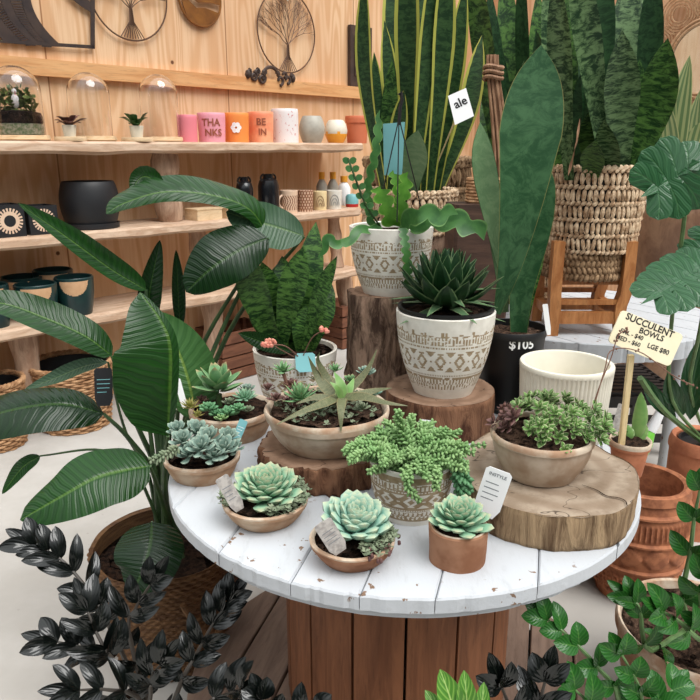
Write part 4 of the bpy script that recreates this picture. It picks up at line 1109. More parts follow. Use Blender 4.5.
# B big bowl on slab A
B_C = V((-.055, 1.565, TZ+A_H+.003)); s = S(B_C+V((0, 0, .09))); BT = zat(B_C, 405); BR = 63*s
B = bowl('succulent_bowl', B_C, 44*s, BR*.97, BT-B_C.z, 'widest round clay bowl, on the bark slab, with star-shaped aloe among mixed succulents', 'clay2', .004, .026, seed=3)
soil(B, B_C, BR*.88, BT-.012, 'bark_chips')
def rospart(root, px, py, Y, rpx, mat, n=30, name='rosette', **k):
    P = yp(px, py, Y); mb = MB(); rosette(mb, P, rpx*S(P), n, **k); mb.build(name, mat, root); return P
rospart(B, 300, 400, 1.53, 22, 'ech3', 34, W=.26, prof=spikew, e0=80, e1=8, thick=.14, seed=2, inner=.5)
mb = MB(); moss(mb, (B_C.x, B_C.y, BT-.006), BR*.8, 0, 6.3, 150, 55, .011, .1, 1.05); mb.build('mixed_ground_cover', 'tiny', B, sharp=0)
P = rospart(B, 283, 372, 1.6, 15, 'ech3', 16, W=.42, prof=spikew, e0=70, e1=5, thick=.14, seed=5, inner=.4)
mb = MB(); mb.tube([P, P+V((.008, 0, -.03)), yp(292, 396, 1.57)], .005, 6); mb.build('stem', 'deadtwig', B)
rospart(B, 335, 371, 1.64, 11, 'ech3', 16, W=.36, prof=spikew, seed=6)
rospart(B, 366, 375, 1.62, 12, 'grapto', 30, W=.4, seed=7); rospart(B, 376, 395, 1.58, 9, 'ech2', 18, W=.4, seed=8)
rospart(B, 276, 400, 1.55, 10, 'purple', 18, W=.4, seed=12, e1=0)
mb = MB(); moss(mb, (B_C.x-.07, B_C.y+.02, BT), .05, 0, 6.3, 60, 5, .010, 0, 1); mb.build('dark_ground_cover', 'purple', B, sharp=0)
mb = MB(); moss(mb, (B_C.x+.09, B_C.y+.04, BT), .03, 0, 6.3, 60, 6, .009, 0, 1); mb.build('grey_ground_cover', 'tiny', B, sharp=0)
rospart(B, 292, 388, 1.6, 13, 'purple', 20, W=.4, seed=13, e1=0); rospart(B, 318, 380, 1.62, 12, 'gast', 18, W=.3, prof=spikew, seed=14); rospart(B, 350, 382, 1.62, 10, 'ech3', 16, W=.36, seed=16); rospart(B, 268, 390, 1.58, 9, 'purple', 16, seed=17)
rospart(B, 318, 412, 1.49, 12, 'tiny', 18, W=.4, seed=18, e1=0); rospart(B, 362, 410, 1.5, 11, 'tiny', 18, W=.35, seed=19, e1=0)
al = yp(342, 398, 1.52)
for i, (pts, w, m_) in enumerate((
    ([(338, 398, 1.52), (325, 404, 1.47), (300, 413, 1.42), (276, 425, 1.39)], 5.5, 'gast'),
    ([(342, 400, 1.5), (341, 412, 1.44), (341, 433, 1.415)], 5, 'gast'),
    ([(346, 398, 1.52), (365, 398, 1.48), (385, 403, 1.45), (408, 406, 1.44)], 5.5, 'gast'),
    ([(345, 395, 1.54), (360, 380, 1.56), (370, 366, 1.57), (377, 349, 1.58)], 4.5, 'gast'),
    ([(334, 398, 1.55), (326, 378, 1.58), (318, 362, 1.58), (320, 352, 1.57)], 5, 'gast'), ([(348, 400, 1.52), (372, 392, 1.54), (392, 388, 1.53)], 5, 'gast'), ([(336, 402, 1.5), (316, 398, 1.5), (296, 404, 1.48)], 5, 'gast'),
    ([(337, 396, 1.55), (330, 382, 1.6), (322, 374, 1.63), (312, 370, 1.6)], 6, 'gast'),
    ([(335, 398, 1.54), (322, 384, 1.57), (314, 370, 1.58), (308, 356, 1.57)], 6, 'gast'),
    ([(342, 398, 1.53), (340, 384, 1.54), (334, 372, 1.56)], 7, 'gastg'), ([(344, 398, 1.53), (350, 388, 1.54), (354, 378, 1.56)], 6, 'gastg'), ([(340, 398, 1.52), (336, 388, 1.5), (330, 382, 1.5)], 5, 'gastg'))):
    mb = MB(); leafat(mb, pts, w, w, spikew, up=.8, k=12, nu=3, thick=.004, fold=.45); mb.build('aloe_leaf', m_, B)
# N terracotta pot
def at_top(C, py): return V((C.x, C.y, zat(C, py)))
N_C = V((.204, 1.172, TZ)); s = S(N_C+V((0, 0, .05))); NTz = zat(N_C, 523)
N = bowl('potted_echeveria', N_C, 28.5*s, 30*s, NTz-TZ, 'small straight terracotta pot with one pale green echeveria, at front right of table', 'terraold', 0, 0, 0, seed=8)
soil(N, N_C, 27*s, NTz-.006)
mb = MB(); rosette(mb, (N_C.x, N_C.y, NTz-.004), 34*s, 62, .42, thick=.15, seed=21, e0=86, e1=6, inner=.3, tilt=(0, -.12, 1)); mb.build('echeveria', 'ech', N)
place_tag(N, yp(484, 516, 1.24), yp(500, 470, 1.23), 27*S(yp(490, 490, 1.22)), 'paper', printm='gink')
lt = N.children[-1]
mb = MB(); P0, P1 = yp(484, 516, 1.24), yp(500, 470, 1.23); T = (P1-P0).normalized(); Nn = facing((P0+P1)/2, 0); X = T.cross(Nn).normalized(); Nn = X.cross(T)
text_flat(mb, 'INSTYLE', .0095, P0+T*(P1-P0).length*.88+Nn*.0012, X, T); mb.build('label_print', 'gink', lt, smooth=False)
# M bowl
M_C = V((.005, 1.178, TZ)); s = S(M_C+V((0, 0, .04))); MT = zat(M_C, 535)
Mb = bowl('succulent_bowl', M_C, 30*s, 42*s, MT-TZ, 'small clay bowl at front edge of table with blue-green echeveria', 'terraold', .003, .014, seed=5)
soil(Mb, M_C, 38*s, MT-.008)
mb = MB(); rosette(mb, V((M_C.x+.004, M_C.y+.012, MT+.004)), 41*s, 70, .46, thick=.2, seed=31, e0=88, e1=16, inner=.35, tilt=(.1, -.2, 1)); mb.build('echeveria', 'ech2', Mb)
mb = MB(); moss(mb, (M_C.x, M_C.y, MT), 42*s, .3, 1.7, 120, 8, .008, .6, 1.05); mb.build('ground_cover', 'tiny', Mb, sharp=0)
mb = MB(); rr = random.Random(8)
for k in range(26): 
    a = rr.uniform(.3, 1.6); q = 42*s*rr.uniform(.8, 1.15); mb.ell((M_C.x+sin(a)*q, M_C.y-cos(a)*q, MT+rr.uniform(-.01, .008)), (.004, .004, .006), 5, 3)
mb.build('pink_buds', 'purple', Mb, sharp=0)
place_tag(Mb, yp(341, 552, 1.115), yp(322, 522, 1.10), 18*S(M_C), printm='gink')
# L bowl
L_C = V((-.178, 1.325, TZ)); s = S(L_C+V((0, 0, .04))); LT = zat(L_C, 497)
Lb = bowl('succulent_bowl', L_C, 30*s, 42*s, LT-TZ, 'round clay bowl with large pale green echeveria, left front of the bark slab', 'clay', .003, .013, seed=9)
soil(Lb, L_C, 38*s, LT-.008)
mb = MB(); rosette(mb, V((L_C.x+.002, L_C.y+.005, LT+.0)), 38*s, 74, .42, thick=.16, seed=41, e0=86, e1=8, inner=.3, tilt=(0, -.15, 1)); mb.build('echeveria', 'ech', Lb)
mb = MB(); moss(mb, (L_C.x, L_C.y, LT), 42*s, .2, 2.4, 170, 18, .008, .6, 1.05); moss(mb, (L_C.x, L_C.y, LT), 42*s, 4.2, 5.2, 60, 28, .008, .75, 1.05); mb.build('ground_cover', 'tiny', Lb, sharp=0)
place_tag(Lb, yp(240, 510, 1.262), yp(221, 477, 1.25), 13*S(L_C), printm='gink')
# J bowl
J_C = V((-.352, 1.53, TZ)); s = S(J_C+V((0, 0, .04))); JT = zat(J_C, 453)
J = bowl('succulent_bowl', J_C, 29*s, 37*s, JT-TZ, 'clay bowl with grey-green paddle-leaf succulents at the left edge of table', 'clay', .004, .016, seed=12)
soil(J, J_C, 33*s, JT-.008)
mb = MB()
for i, (px, py, Y, r) in enumerate(((183, 443, 1.5, 14), (197, 434, 1.54, 15), (210, 441, 1.5, 15), (225, 452, 1.48, 16), (213, 458, 1.46, 15), (190, 456, 1.47, 14), (202, 450, 1.45, 15), (228, 440, 1.55, 13), (178, 432, 1.56, 12), (236, 450, 1.5, 10))):
    P = yp(px, py, Y); rosette(mb, P, r*S(P)*1.15, 16, .42, thick=.16, seed=i, e0=75, e1=10, inner=.5, tilt=(.2*sin(i*2), -.35, 1))
mb.build('succulent', 'grapto', J)
mb = MB(); sm = MB(); bead_stem(mb, sm, [yp(178, 448, 1.45), yp(166, 455, 1.43), yp(152, 460, 1.42)], .004, 9, 5, .013); mb.build('trailing_stem', 'tiny', J, sharp=0)
place_tag(J, yp(234, 444, 1.6), yp(244, 420, 1.62), 9*S(J_C), 'blue', printm='paper')
# K bowl
K_C = V((-.322, 1.785, TZ)); s = S(K_C+V((0, 0, .06))); KT = zat(K_C, 406)
K = bowl('succulent_bowl', K_C, 33*s, 41*s, KT-TZ, 'clay bowl with tall green echeveria and small rosettes, behind the grey-green bowl at left', 'clay', .004, .02, seed=15)
soil(K, K_C, 37*s, KT-.008)
rospart(K, 218, 392, 1.79, 30, 'ech3', 15, W=.5, prof=lancew, e0=80, e1=12, thick=.14, seed=3, inner=.75, curl=.1)
mb = MB(); P = yp(219, 394, 1.79); mb.tube([P, P+V((0, 0, -.05))], .008, 8); mb.build('stem', 'stalk', K)
rospart(K, 245, 399, 1.75, 15, 'ech', 46, W=.34, prof=spikew, e0=86, e1=0, thick=.2, seed=4)
rospart(K, 190, 408, 1.72, 13, 'yellowy', 22, W=.32, prof=spikew, seed=5, e1=10)
for i, (px, py, r) in enumerate(((208, 410, 11), (216, 415, 9), (229, 415, 12), (238, 410, 9))): rospart(K, px, py, 1.7, r, 'sedum2', 22, W=.4, thick=.35, seed=i)
rospart(K, 247, 392, 1.81, 11, 'grapto', 20, seed=6); rospart(K, 202, 402, 1.78, 9, 'purple', 16, seed=7); rospart(K, 230, 404, 1.74, 9, 'tiny', 18, seed=8); rospart(K, 198, 416, 1.68, 9, 'yellowy', 16, W=.34, prof=spikew, seed=9); rospart(K, 222, 420, 1.68, 9, 'sedum', 18, thick=.3, seed=10); rospart(K, 248, 412, 1.72, 9, 'tiny', 18, seed=11); 
place_tag(K, yp(185, 408, 1.76), yp(177, 379, 1.78), 6*S(K_C), 'paper')
# G bowl on slab F
G_C = V((.407, 1.375, FZ+.003)); s = S(G_C+V((0, 0, .06))); GT = zat(G_C, 430); GR = 51*s
G = bowl('succulent_bowl', G_C, 35*s, GR*.97, GT-G_C.z, 'pale clay bowl of variegated trailing leaves on the grey wood slab', 'clay2', .004, .016, seed=18)
soil(G, G_C, GR*.9, GT-.01, 'bark_chips')
mb = MB(); m2 = MB(); rr = random.Random(12)
for k in range(120):
    a = rr.uniform(0, 6.28); q = sqrt(rr.random()); x = G_C.x+.02+cos(a)*q*GR*1.12; y = G_C.y+sin(a)*q*GR*.9
    z = GT+.05*(1-q*q)+rr.uniform(-.008, .022); 
    left = x < G_C.x-.065
    rosette(m2 if left else mb, (x, y, z), rr.uniform(.017, .024), 9, .55, prof=lancew, thick=.05, e0=60, e1=5, seed=k, inner=.5, tilt=(cos(a)*q, sin(a)*q-.3, 1), fold=.2, k=5, nu=2)
mb.build('variegated_foliage', 'var', G, sharp=0); m2.build('purple_foliage', 'purple', G, sharp=0)
# H ribbed pot
H_C = V((.575, 1.775, TZ)); s = S(H_C+V((0, 0, .15))); HTz = zat(H_C, 362); hr = 45.5*s
root = thing('ribbed_pot', H_C, 'empty cream pot with fine vertical ribs behind the variegated bowl', 'pot')
mb = MB(); h = HTz-TZ
pr = [(hr*.88, 0), (hr*.9, .004), (hr*.97, h*.8), (hr*.985, h*.93), (hr, h*.94), (hr, h*.985), (hr*.985, h), (hr*.9, h), (hr*.885, h*.985), (hr*.86, h*.4), (.0001, h*.38)]
def rib(a, r, z, i): return (r*(1+.022*(abs(sin(a*33))-.5)) if 0 < i < 4 else r), z
mb.lathe(H_C, pr, 432, fn=rib); mb.build('body', 'whitepale', root)
# I cactus pot + sign
I_C = V((.665, 1.535, TZ)); s = S(I_C+V((0, 0, .06))); IT = zat(I_C, 439); ir = 21*s
I = bowl('potted_cactus', I_C, ir*.68, ir*.94, IT-TZ, 'small terracotta pot with little fleshy cactus at right edge of table, carrying the price sign', 'terra', .003, .02, 0, seed=20, wall=.006)
soil(I, I_C, ir*.88, IT-.008)
mb = MB()
for (b, t_, w) in (((636, 440), (641, 392), 7), ((628, 440), (624, 424), 6), ((638, 442), (646, 424), 4), ((632, 442), (618, 432), 5)):
    leafat(mb, [(b[0], b[1], 1.55), ((b[0]+t_[0])/2+2, (b[1]+t_[1])/2, 1.555), (t_[0], t_[1], 1.56)], w, w, paddle, up=.1, k=10, nu=4, thick=.004, ripple=.003, rf=30)
mb.build('cactus', 'gastg', I)
place_tag(I, yp(612, 440, 1.6), yp(622, 404, 1.62), 7*s, 'cardgrey')
# sign
SB = yp(621, 448, 1.515); ST = yp(631, 355, 1.50)
root = thing('price_sign', SB, 'cream hand-lettered price board for succulent bowls on a pine stake in the cactus pot', 'sign')
mb = MB(); D = (ST-SB); mb.tube([SB-D*.05, SB+D*.5, ST], .0085, 4); mb.build('stake', 'stake', root, smooth=False)
c = [yp(607, 342, 1.485), yp(671, 368, 1.485), yp(683, 331, 1.50), yp(621, 312, 1.50)]
X = (c[1]-c[0]).normalized(); Nn = X.cross(c[3]-c[0]).normalized(); Y_ = Nn.cross(X)
cc = sum(c, V((0, 0, 0)))/4; w_ = ((c[1]-c[0]).length+(c[2]-c[3]).length)/2; h_ = ((c[3]-c[0]).length+(c[2]-c[1]).length)/2*.97
sh = ((c[3]-c[0]).dot(X))/h_
mb = MB(); pts = []; rc = .009
for (sx, sy, a0) in ((1, -1, -pi/2), (1, 1, 0), (-1, 1, pi/2), (-1, -1, pi)):
    for j in range(5):
        a = a0+j*pi/8; pts.append((sx*(w_/2-rc)+rc*cos(a), sy*(h_/2-rc)+rc*sin(a)))
pts = [(x+sh*y*.6, y) for x, y in pts]
mb.prism(pts, -.002, .002, org=cc, ux=X, uy=Y_, uz=Nn); brd = mb.build('board', 'creamboard', root, smooth=False)
mb = MB()
for s_, x, y, sz in (('SUCCULENT', -.004, .029, .021), ('BOWLS', .008, .012, .018), ('SML - $40', -.034, -.004, .0135), ('MED - $60', -.036, -.020, .0135), ('LGE $80', .036, -.012, .0150)):
    k = w_/.155; text_flat(mb, s_, sz*k, cc+X*(x+y*sh*.6)*k+Y_*y*k+Nn*.0022, X, Y_, wobble=.0006)
mb.build('lettering', 'ink', brd, smooth=False)
# dried flower stems arching before the sign, grown from G bowl
mb = MB(); m2 = MB()
for pts in ([(588, 420, 1.42), (600, 385, 1.44), (611, 358, 1.455), (618, 336, 1.46), (628, 329, 1.465)], [(590, 420, 1.42), (604, 372, 1.44), (612, 350, 1.455), (640, 352, 1.465), (672, 375, 1.455), (694, 386, 1.45)]):
    P = crom([yp(*p) for p in pts], 24); mb.tube(P, .0013, 5)
    for q in P[14::2]:
        for j in range(2): m2.ell(q+V((rr.uniform(-.006, .006), rr.uniform(-.004, .004), rr.uniform(-.005, .005))), (.0024, .0024, .003), 5, 3)
    m2.build('dried_buds', 'deadtwig', G); m2 = MB()
mb.build('flower_stems', 'deadtwig', G)

# P black pot with whale-fin snake plant
P_C = V((.475, 1.985, TZ)); s = S(P_C+V((0, 0, .2))); PT = zat(P_C, 326); pr_ = 35*s
Pp = thing('potted_snake_plant', P_C, 'black plastic pot priced $105 with broad pale-green whale-fin snake plant', 'potted plant')
mb = MB(); mb.lathe(P_C, potprof(pr_*.78, pr_*.94, PT-TZ, .004, .003, .022, 0, 10), 60); ppt = mb.build('pot', 'black', Pp)
soil(Pp, P_C, pr_*.88, PT-.02, 'bark_chips')
mb = MB(); text_round(mb, '$105', .036, P_C, pr_*.925, zat(P_C+V((0, -pr_, 0)), 346), .08); mb.build('price_lettering', 'whiteink', ppt, smooth=False)
mb = MB(); leafat(mb, [(497, 314, 1.86), (510, 265, 1.84), (521, 205, 1.83), (530, 140, 1.84), (537, 85, 1.86), (541, 45, 1.87)], 31, 30, lambda t: (.12+.88*min(1, t/.62)**1.0)*max(0, 1-max(0, (t-.62)/.38)**2.0), up=0, k=26, nu=5, thick=.003, fold=.16); mb.build('leaf', 'snakebig', Pp)
mb = MB(); leafat(mb, [(519, 332, 1.97), (522, 290, 1.97), (533, 240, 1.97), (541, 190, 1.98), (545, 160, 2.0)], 17, 16, lambda t: (.5+.5*min(1, t/.6))*max(0, 1-max(0, (t-.6)/.4)**2), up=0, k=18, nu=4, thick=.004, fold=.3); mb.build('leaf', 'snakebig', Pp)
mb = MB(); leafat(mb, [(523, 332, 2.0), (530, 280, 2.02), (545, 215, 2.06)], 9, 9, sansw, up=0, k=12, nu=3, thick=.004, fold=.3); mb.build('leaf', 'snakegreen', Pp)
mb = MB(); leafat(mb, [(511, 300, 2.08), (496, 230, 2.05), (484, 165, 2.04), (480, 122, 2.04)], 12, 12, sansw, up=0, k=14, nu=3, thick=.004, fold=.3); mb.build('leaf', 'snakesilver', Pp)
mb = MB(); leafat(mb, [(505, 312, 2.08), (500, 250, 2.06), (494, 190, 2.05)], 9, 9, sansw, up=0, k=14, nu=3, thick=.004, fold=.3); mb.build('leaf', 'snakesilver', Pp)
place_tag(Pp, yp(549, 335, 1.93), yp(545, 304, 1.95), 5*s, 'paper')

# D2 plants: fishbone cactus, trailing crassula, hanger
def lobed(w, n=6): return lambda t: w*(.32+.68*abs(sin(pi*n*t))**.7)*(1-max(0, (t-.88)/.12)**2*.9)
def fishleaf(root, pts, w, n, m_='fish', up=.2, yaw=0):
    P = [yp(*p) for p in pts]; s = S(P[0]); mb = MB(); mb.ribbon(P, lambda t: lobed(w*s, n)(t), lambda t: lobed(w*s, n)(min(1, t+.5/n)), facing(P[1], up, yaw), k=12*n//2+14, nu=4, fold=.15); mb.build('leaf', m_, root)
fishleaf(D2, [(392, 226, 1.98), (388, 210, 1.96), (382, 195, 1.95), (380, 186, 1.95)], 10, 4)
fishleaf(D2, [(396, 226, 2.0), (402, 200, 1.98), (408, 172, 1.98)], 8, 5); fishleaf(D2, [(402, 226, 2.02), (398, 190, 2.02), (393, 170, 2.03)], 6, 5)
fishleaf(D2, [(400, 226, 1.98), (420, 222, 1.93), (445, 220, 1.9), (468, 226, 1.88), (484, 240, 1.87)], 13, 4, 'fish2', .35)
fishleaf(D2, [(402, 226, 1.96), (418, 215, 1.9), (440, 216, 1.87), (458, 214, 1.86)], 11, 3, 'fish2', .3)
fishleaf(D2, [(403, 228, 1.93), (406, 250, 1.895), (408, 275, 1.90), (409, 292, 1.915)], 5, 9, 'fish2')
fishleaf(D2, [(382, 228, 2.0), (360, 231, 1.93), (342, 245, 1.9), (328, 240, 1.9), (318, 258, 1.9)], 6, 4, 'fish2', .3)
fishleaf(D2, [(372, 226, 2.0), (368, 190, 2.0), (376, 150, 2.0), (380, 110, 2.02)], 5, 9, 'fish2')
mb = MB(); st = MB(); P = crom([yp(*p) for p in ((380, 226, 2.0), (366, 205, 1.95), (356, 180, 1.93), (348, 158, 1.93))], 16); st.tube(P, .003, 5)
for i in range(3, 17):
    for sg in (-1, 1):
        q = P[i]; d = V((sg*.9, -.3, .35+.1*sin(i))).normalized(); w = (.009 if i % 2 else .012)
        if i % 2: mb.ribbon([q, q+d*w*1.2, q+d*w*2.4], lambda t: w*paddle(t, .9, .5), lambda t: w*paddle(t, .9, .5), facing(q, .2), k=6, nu=3)
mb.build('trailing_foliage', 'crass', D2, sharp=0); st.build('trailing_stem', 'stalk', D2)
mb = MB()
hk = yp(399, 118, 1.99)
mb.tube([yp(399, 95, 1.99), yp(401, 92, 1.99), yp(402, 100, 1.99), yp(400, 108, 1.99), yp(399, 125, 1.99)], .005, 6)
for px, py, Y in ((378, 214, 2.05), (397, 222, 1.95), (424, 219, 2.04)): mb.tube([hk, yp(px, py, Y)], .0018, 5)
mb.build('pot_hanger', 'black', D2)
mb = MB(); Pa = yp(392, 126, 2.03)
sp = [yp(383, 124, 2.03), yp(405, 122, 2.03), yp(402, 176, 2.05), yp(384, 175, 2.05)]
nn = (sp[1]-sp[0]).cross(sp[3]-sp[0]).normalized()*-.0006
mb.add([p+nn for p in sp]+[p-nn for p in sp], [[0, 1, 2, 3], [7, 6, 5, 4], [0, 4, 5, 1], [1, 5, 6, 2], [2, 6, 7, 3], [3, 7, 4, 0]]); mb.build('hanging_label', 'blue', D2, smooth=False)
# =====================================================================
# BASKETS AND TALL PLANTS BEHIND
# =====================================================================
def hyacinth(name, C, rb, rt, h, label, rows=9, cols=64, group=None, mat='wovengrass'):
    root = thing(name, C, label, 'potted plant' if 'plant' in name else 'basket', group); mb = MB(); rr = random.Random(int(C[0]*100))
    hts = [1.5 if j % 2 else .62 for j in range(rows)]; tot = sum(hts); acc = 0
    for j in range(rows):
        t = (acc+hts[j]/2)/tot; hh = h*hts[j]/tot; acc += hts[j]; z = C[2]+h*t; r = rb+(rt-rb)*t; big = j % 2
        for k in range(cols):
            a = 2*pi*(k+.5*((j//2) % 2))/cols; d = V((sin(a), -cos(a), 0)); tg = V((cos(a), sin(a), 0)); w = pi*r/cols
            ax = (V((0, 0, 1))+tg*(rr.uniform(-.16, .16) if big else 1.1)).normalized()
            mb.ell(V((C[0], C[1], z))+d*(r+rr.uniform(-.002, .003)), (w*.92, w*.8, hh*(.6 if big else .75)), 6, 4, axis=ax)
            if big and rr.random() < .5: mb.ell(V((C[0], C[1], z-hh*.1))+d*(r+w*.55)+tg*rr.uniform(-w, w), (w*.22, w*.3, hh*.5), 5, 3, axis=(V((0, 0, 1))+tg*rr.uniform(-.6, .6)).normalized())
    mb.build('woven_body', mat, root)
    mb = MB()
    for k in range(cols):
        a = 2*pi*k/cols; d = V((sin(a), -cos(a), 0)); tg = V((cos(a), sin(a), 0)); w = pi*rt/cols
        mb.ell(V((C[0], C[1], C[2]+h))+d*rt, (w*1.0, w*1.1, h/rows*.42), 6, 4, axis=(V((0, 0, .5))+tg).normalized())
    mb.build('braided_rim', mat, root)
    mb = MB(); mb.lathe(C, potprof(rb*.94, rt*.95, h*.98, .006, depth=.4), 40); mb.build('liner', 'black', root)
    soil(root, C, rt*.92, C[2]+h*.9); return root
SC_ = V((.985, 2.96, T2Z)); s = S(SC_+V((0, 0, .6)))
# stand and big basket
bz = zat(SC_+V((0, -.2, 0)), 256); tz = zat(SC_+V((0, -.24, 0)), 168)
BC = V((SC_.x+.02, SC_.y, bz)); s2b = S(BC)
brt = 51*s2b*.98
st = thing('plant_stand', SC_, 'honey-coloured wooden plant stand on the back white table', 'plant stand')
for sx, sy in ((-1, -1), (1, -1), (-1, 1), (1, 1)):
    mb = MB(); q = V((SC_.x+sx*.145, SC_.y+sy*.13, T2Z))
    top = q+V((-sx*.01*0, 0, bz-T2Z+.05)); mid = q+V((-sx*.035, 0, .12)) if sx > 0 else q+V((-sx*.008, 0, .12))
    P = crom([q, mid*.5+(q+V((0, 0, .1)))*.5, q+V((-.0, 0, .2)), top], 10); mb.tube([x for x in P], [.032]*len(P), 4); mb.build('leg', 'stand', st, smooth=False)
mb = MB()
for sy in (-1, 1):
    mb.box((SC_.x, SC_.y+sy*.13, T2Z+.075), (.28, .03, .05)); mb.box((SC_.x, SC_.y+sy*.13, T2Z+.14), (.28, .026, .02))
for sx in (-1, 1): mb.box((SC_.x+sx*.14, SC_.y, T2Z+.09), (.03, .24, .04))
mb.box((SC_.x, SC_.y, zat(SC_+V((0, -.1, 0)), 279)-.012), (.26, .22, .02)); mb.build('cross_rails', 'stand', st, smooth=False)
BB = hyacinth('basket_plant', BC, brt*.84, brt, tz-bz, 'big woven basket on wooden stand packed with tall dark banded snake plants', 11, 58)
mb = MB(); zb = zat(SC_+V((0, -.1, 0)), 279)
for j in range(4):
    for k in range(52):
        a = 2*pi*(k+.5*(j % 2))/52; r = brt*.78; d = V((sin(a), -cos(a), 0)); mb.ell(BC+V((-.02, 0, -(BC.z-zb)*(j+.5)/4))+d*r, (.011, .01, (BC.z-zb)/4*.7), 6, 4, axis=(V((0, 0, 1))+V((cos(a), sin(a), 0))*(.4 if j % 2 else -.4)).normalized())
mb.lathe(BC+V((-.02, 0, 0)), [(brt*.76, -(BC.z-zb)), (brt*.76, 0)], 30)
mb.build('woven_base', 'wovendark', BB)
def snakeleaves(root, lst, Y, mats, zs=.08, thick=.004, prof=sansw, k=14, fold=.32):
    for i, it in enumerate(lst):
        (b, t_, w) = it[:3]; m_ = it[3] if len(it) > 3 else mats[i % len(mats)]
        dy = (((i*7) % 5)-2)*zs*.5; bend = it[4] if len(it) > 4 else 0
        mb = MB(); mx, my = (b[0]+t_[0])/2+bend, (b[1]+t_[1])/2
        leafat(mb, [(b[0], b[1], Y+dy*.7), (mx, my, Y+dy), (t_[0], t_[1], Y+dy*1.4)], w, w, prof, up=0, yaw=((i*5) % 7-3)*.16, k=k, nu=3, thick=thick, fold=fold)
        mb.build('leaf', m_, root)
big = [((570, 180), (556, -30), 13), ((590, 182), (600, -60), 17), ((612, 182), (632, -40), 15), ((628, 182), (668, 38), 19, 'snakegreen', 8), ((600, 182), (585, 20), 15), ((620, 182), (622, 30), 17, 'snake'),
       ((640, 176), (655, -40), 12, 'snakedark', 2), ((585, 182), (572, 60), 14), ((605, 184), (612, 80), 12, 'snakegreen'), ((578, 186), (566, 90), 13, 'snakedark'), ((616, 186), (604, 120), 12, 'snake'),
       ((560, 180), (548, -40), 14), ((630, 184), (646, -20), 13, 'snake', 4), ((594, 182), (590, 110), 12, 'snakegreen'), ((566, 184), (536, 30), 12, 'snakedark'), ((608, 180), (570, -70), 14, 'snake'), ((624, 180), (640, 60), 12, 'snakegreen'),
       ((584, 176), (578, -90), 15, 'snakegreen'), ((560, 184), (560, 100), 11, 'snakegreen'), ((632, 186), (652, 90), 11), ((590, 186), (596, 140), 12, 'snakegreen'), ((574, 186), (588, 60), 11, 'snakedark')]
snakeleaves(BB, big, BC.y, ['snake', 'snakedark', 'snake'], .22)
mb = MB(); P = [yp(568, 176, BC.y-.2), yp(572, 160, BC.y-.2), yp(577, 140, BC.y-.22), yp(580, 118, BC.y-.22)]; mb.ribbon(P, lambda t: .008*lancew(t), lambda t: .01*lancew(t), facing(P[1]), k=14, nu=4, ripple=.02, rf=25, twist=3); mb.build('withered_leaf', 'twig', BB)
# second basket of round-leaf snake plant behind on table
C5 = V((.87, 3.56, 0)); pz = T2Z
C6 = V((C5.x, C5.y, pz)); s6 = S(C6)
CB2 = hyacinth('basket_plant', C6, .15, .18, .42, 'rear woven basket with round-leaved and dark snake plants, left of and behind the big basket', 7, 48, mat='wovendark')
rl = [((505+i*7, 200), (470+i*17, -60+(i*37) % 50), 7 if i % 2 else 12, 'snakedark' if i % 2 else 'snakegreen') for i in range(9)]
rl += [((512, 200), (487, 10), 12, 'snakedark'), ((520, 200), (524, 60), 12, 'snake'), ((530, 200), (560, 70), 12, 'snakegreen'), ((510, 205), (484, 90), 13, 'snakegreen'), ((524, 205), (510, 95), 12, 'snakedark')]
snakeleaves(CB2, rl, C6.y, ['snakedark'], .2, thick=.008)
# twig bundle
mb = MB(); rr = random.Random(2); Pn = gp(497, 200, 1.0); YB = 2.72
tb = thing('twig_bundle', V((yp(500, 200, YB).x, YB, 0)), 'upright bundle of willow twigs tied with cane, left of the broad whale-fin leaf', 'twigs')
mb = MB()
for k in range(15):
    a = k*2.4; q = sqrt(k/15); o = V((cos(a), sin(a), 0))
    T0 = yp(492, 55, YB); Tm = yp(493, 76, YB); Tb = yp(502, 190, YB); Tf = V((Tb.x, YB, 0))
    mb.tube(crom([T0+o*.02*q, Tm+o*.022*q, Tb+o*.035*q, (Tb+Tf)/2+o*.04*q, Tf+o*.04*q], 14), .0055, 5)
mb.build('twigs', 'twig', tb)
mb = MB()
for dz in (0, .018, .036): mb.tube([yp(493, 78, YB)+V((.033*cos(a), .033*sin(a), dz+.004*sin(a*2))) for a in [2*pi*i/20 for i in range(21)]], .007, 6)
mb.build('cane_binding', 'twig', tb)
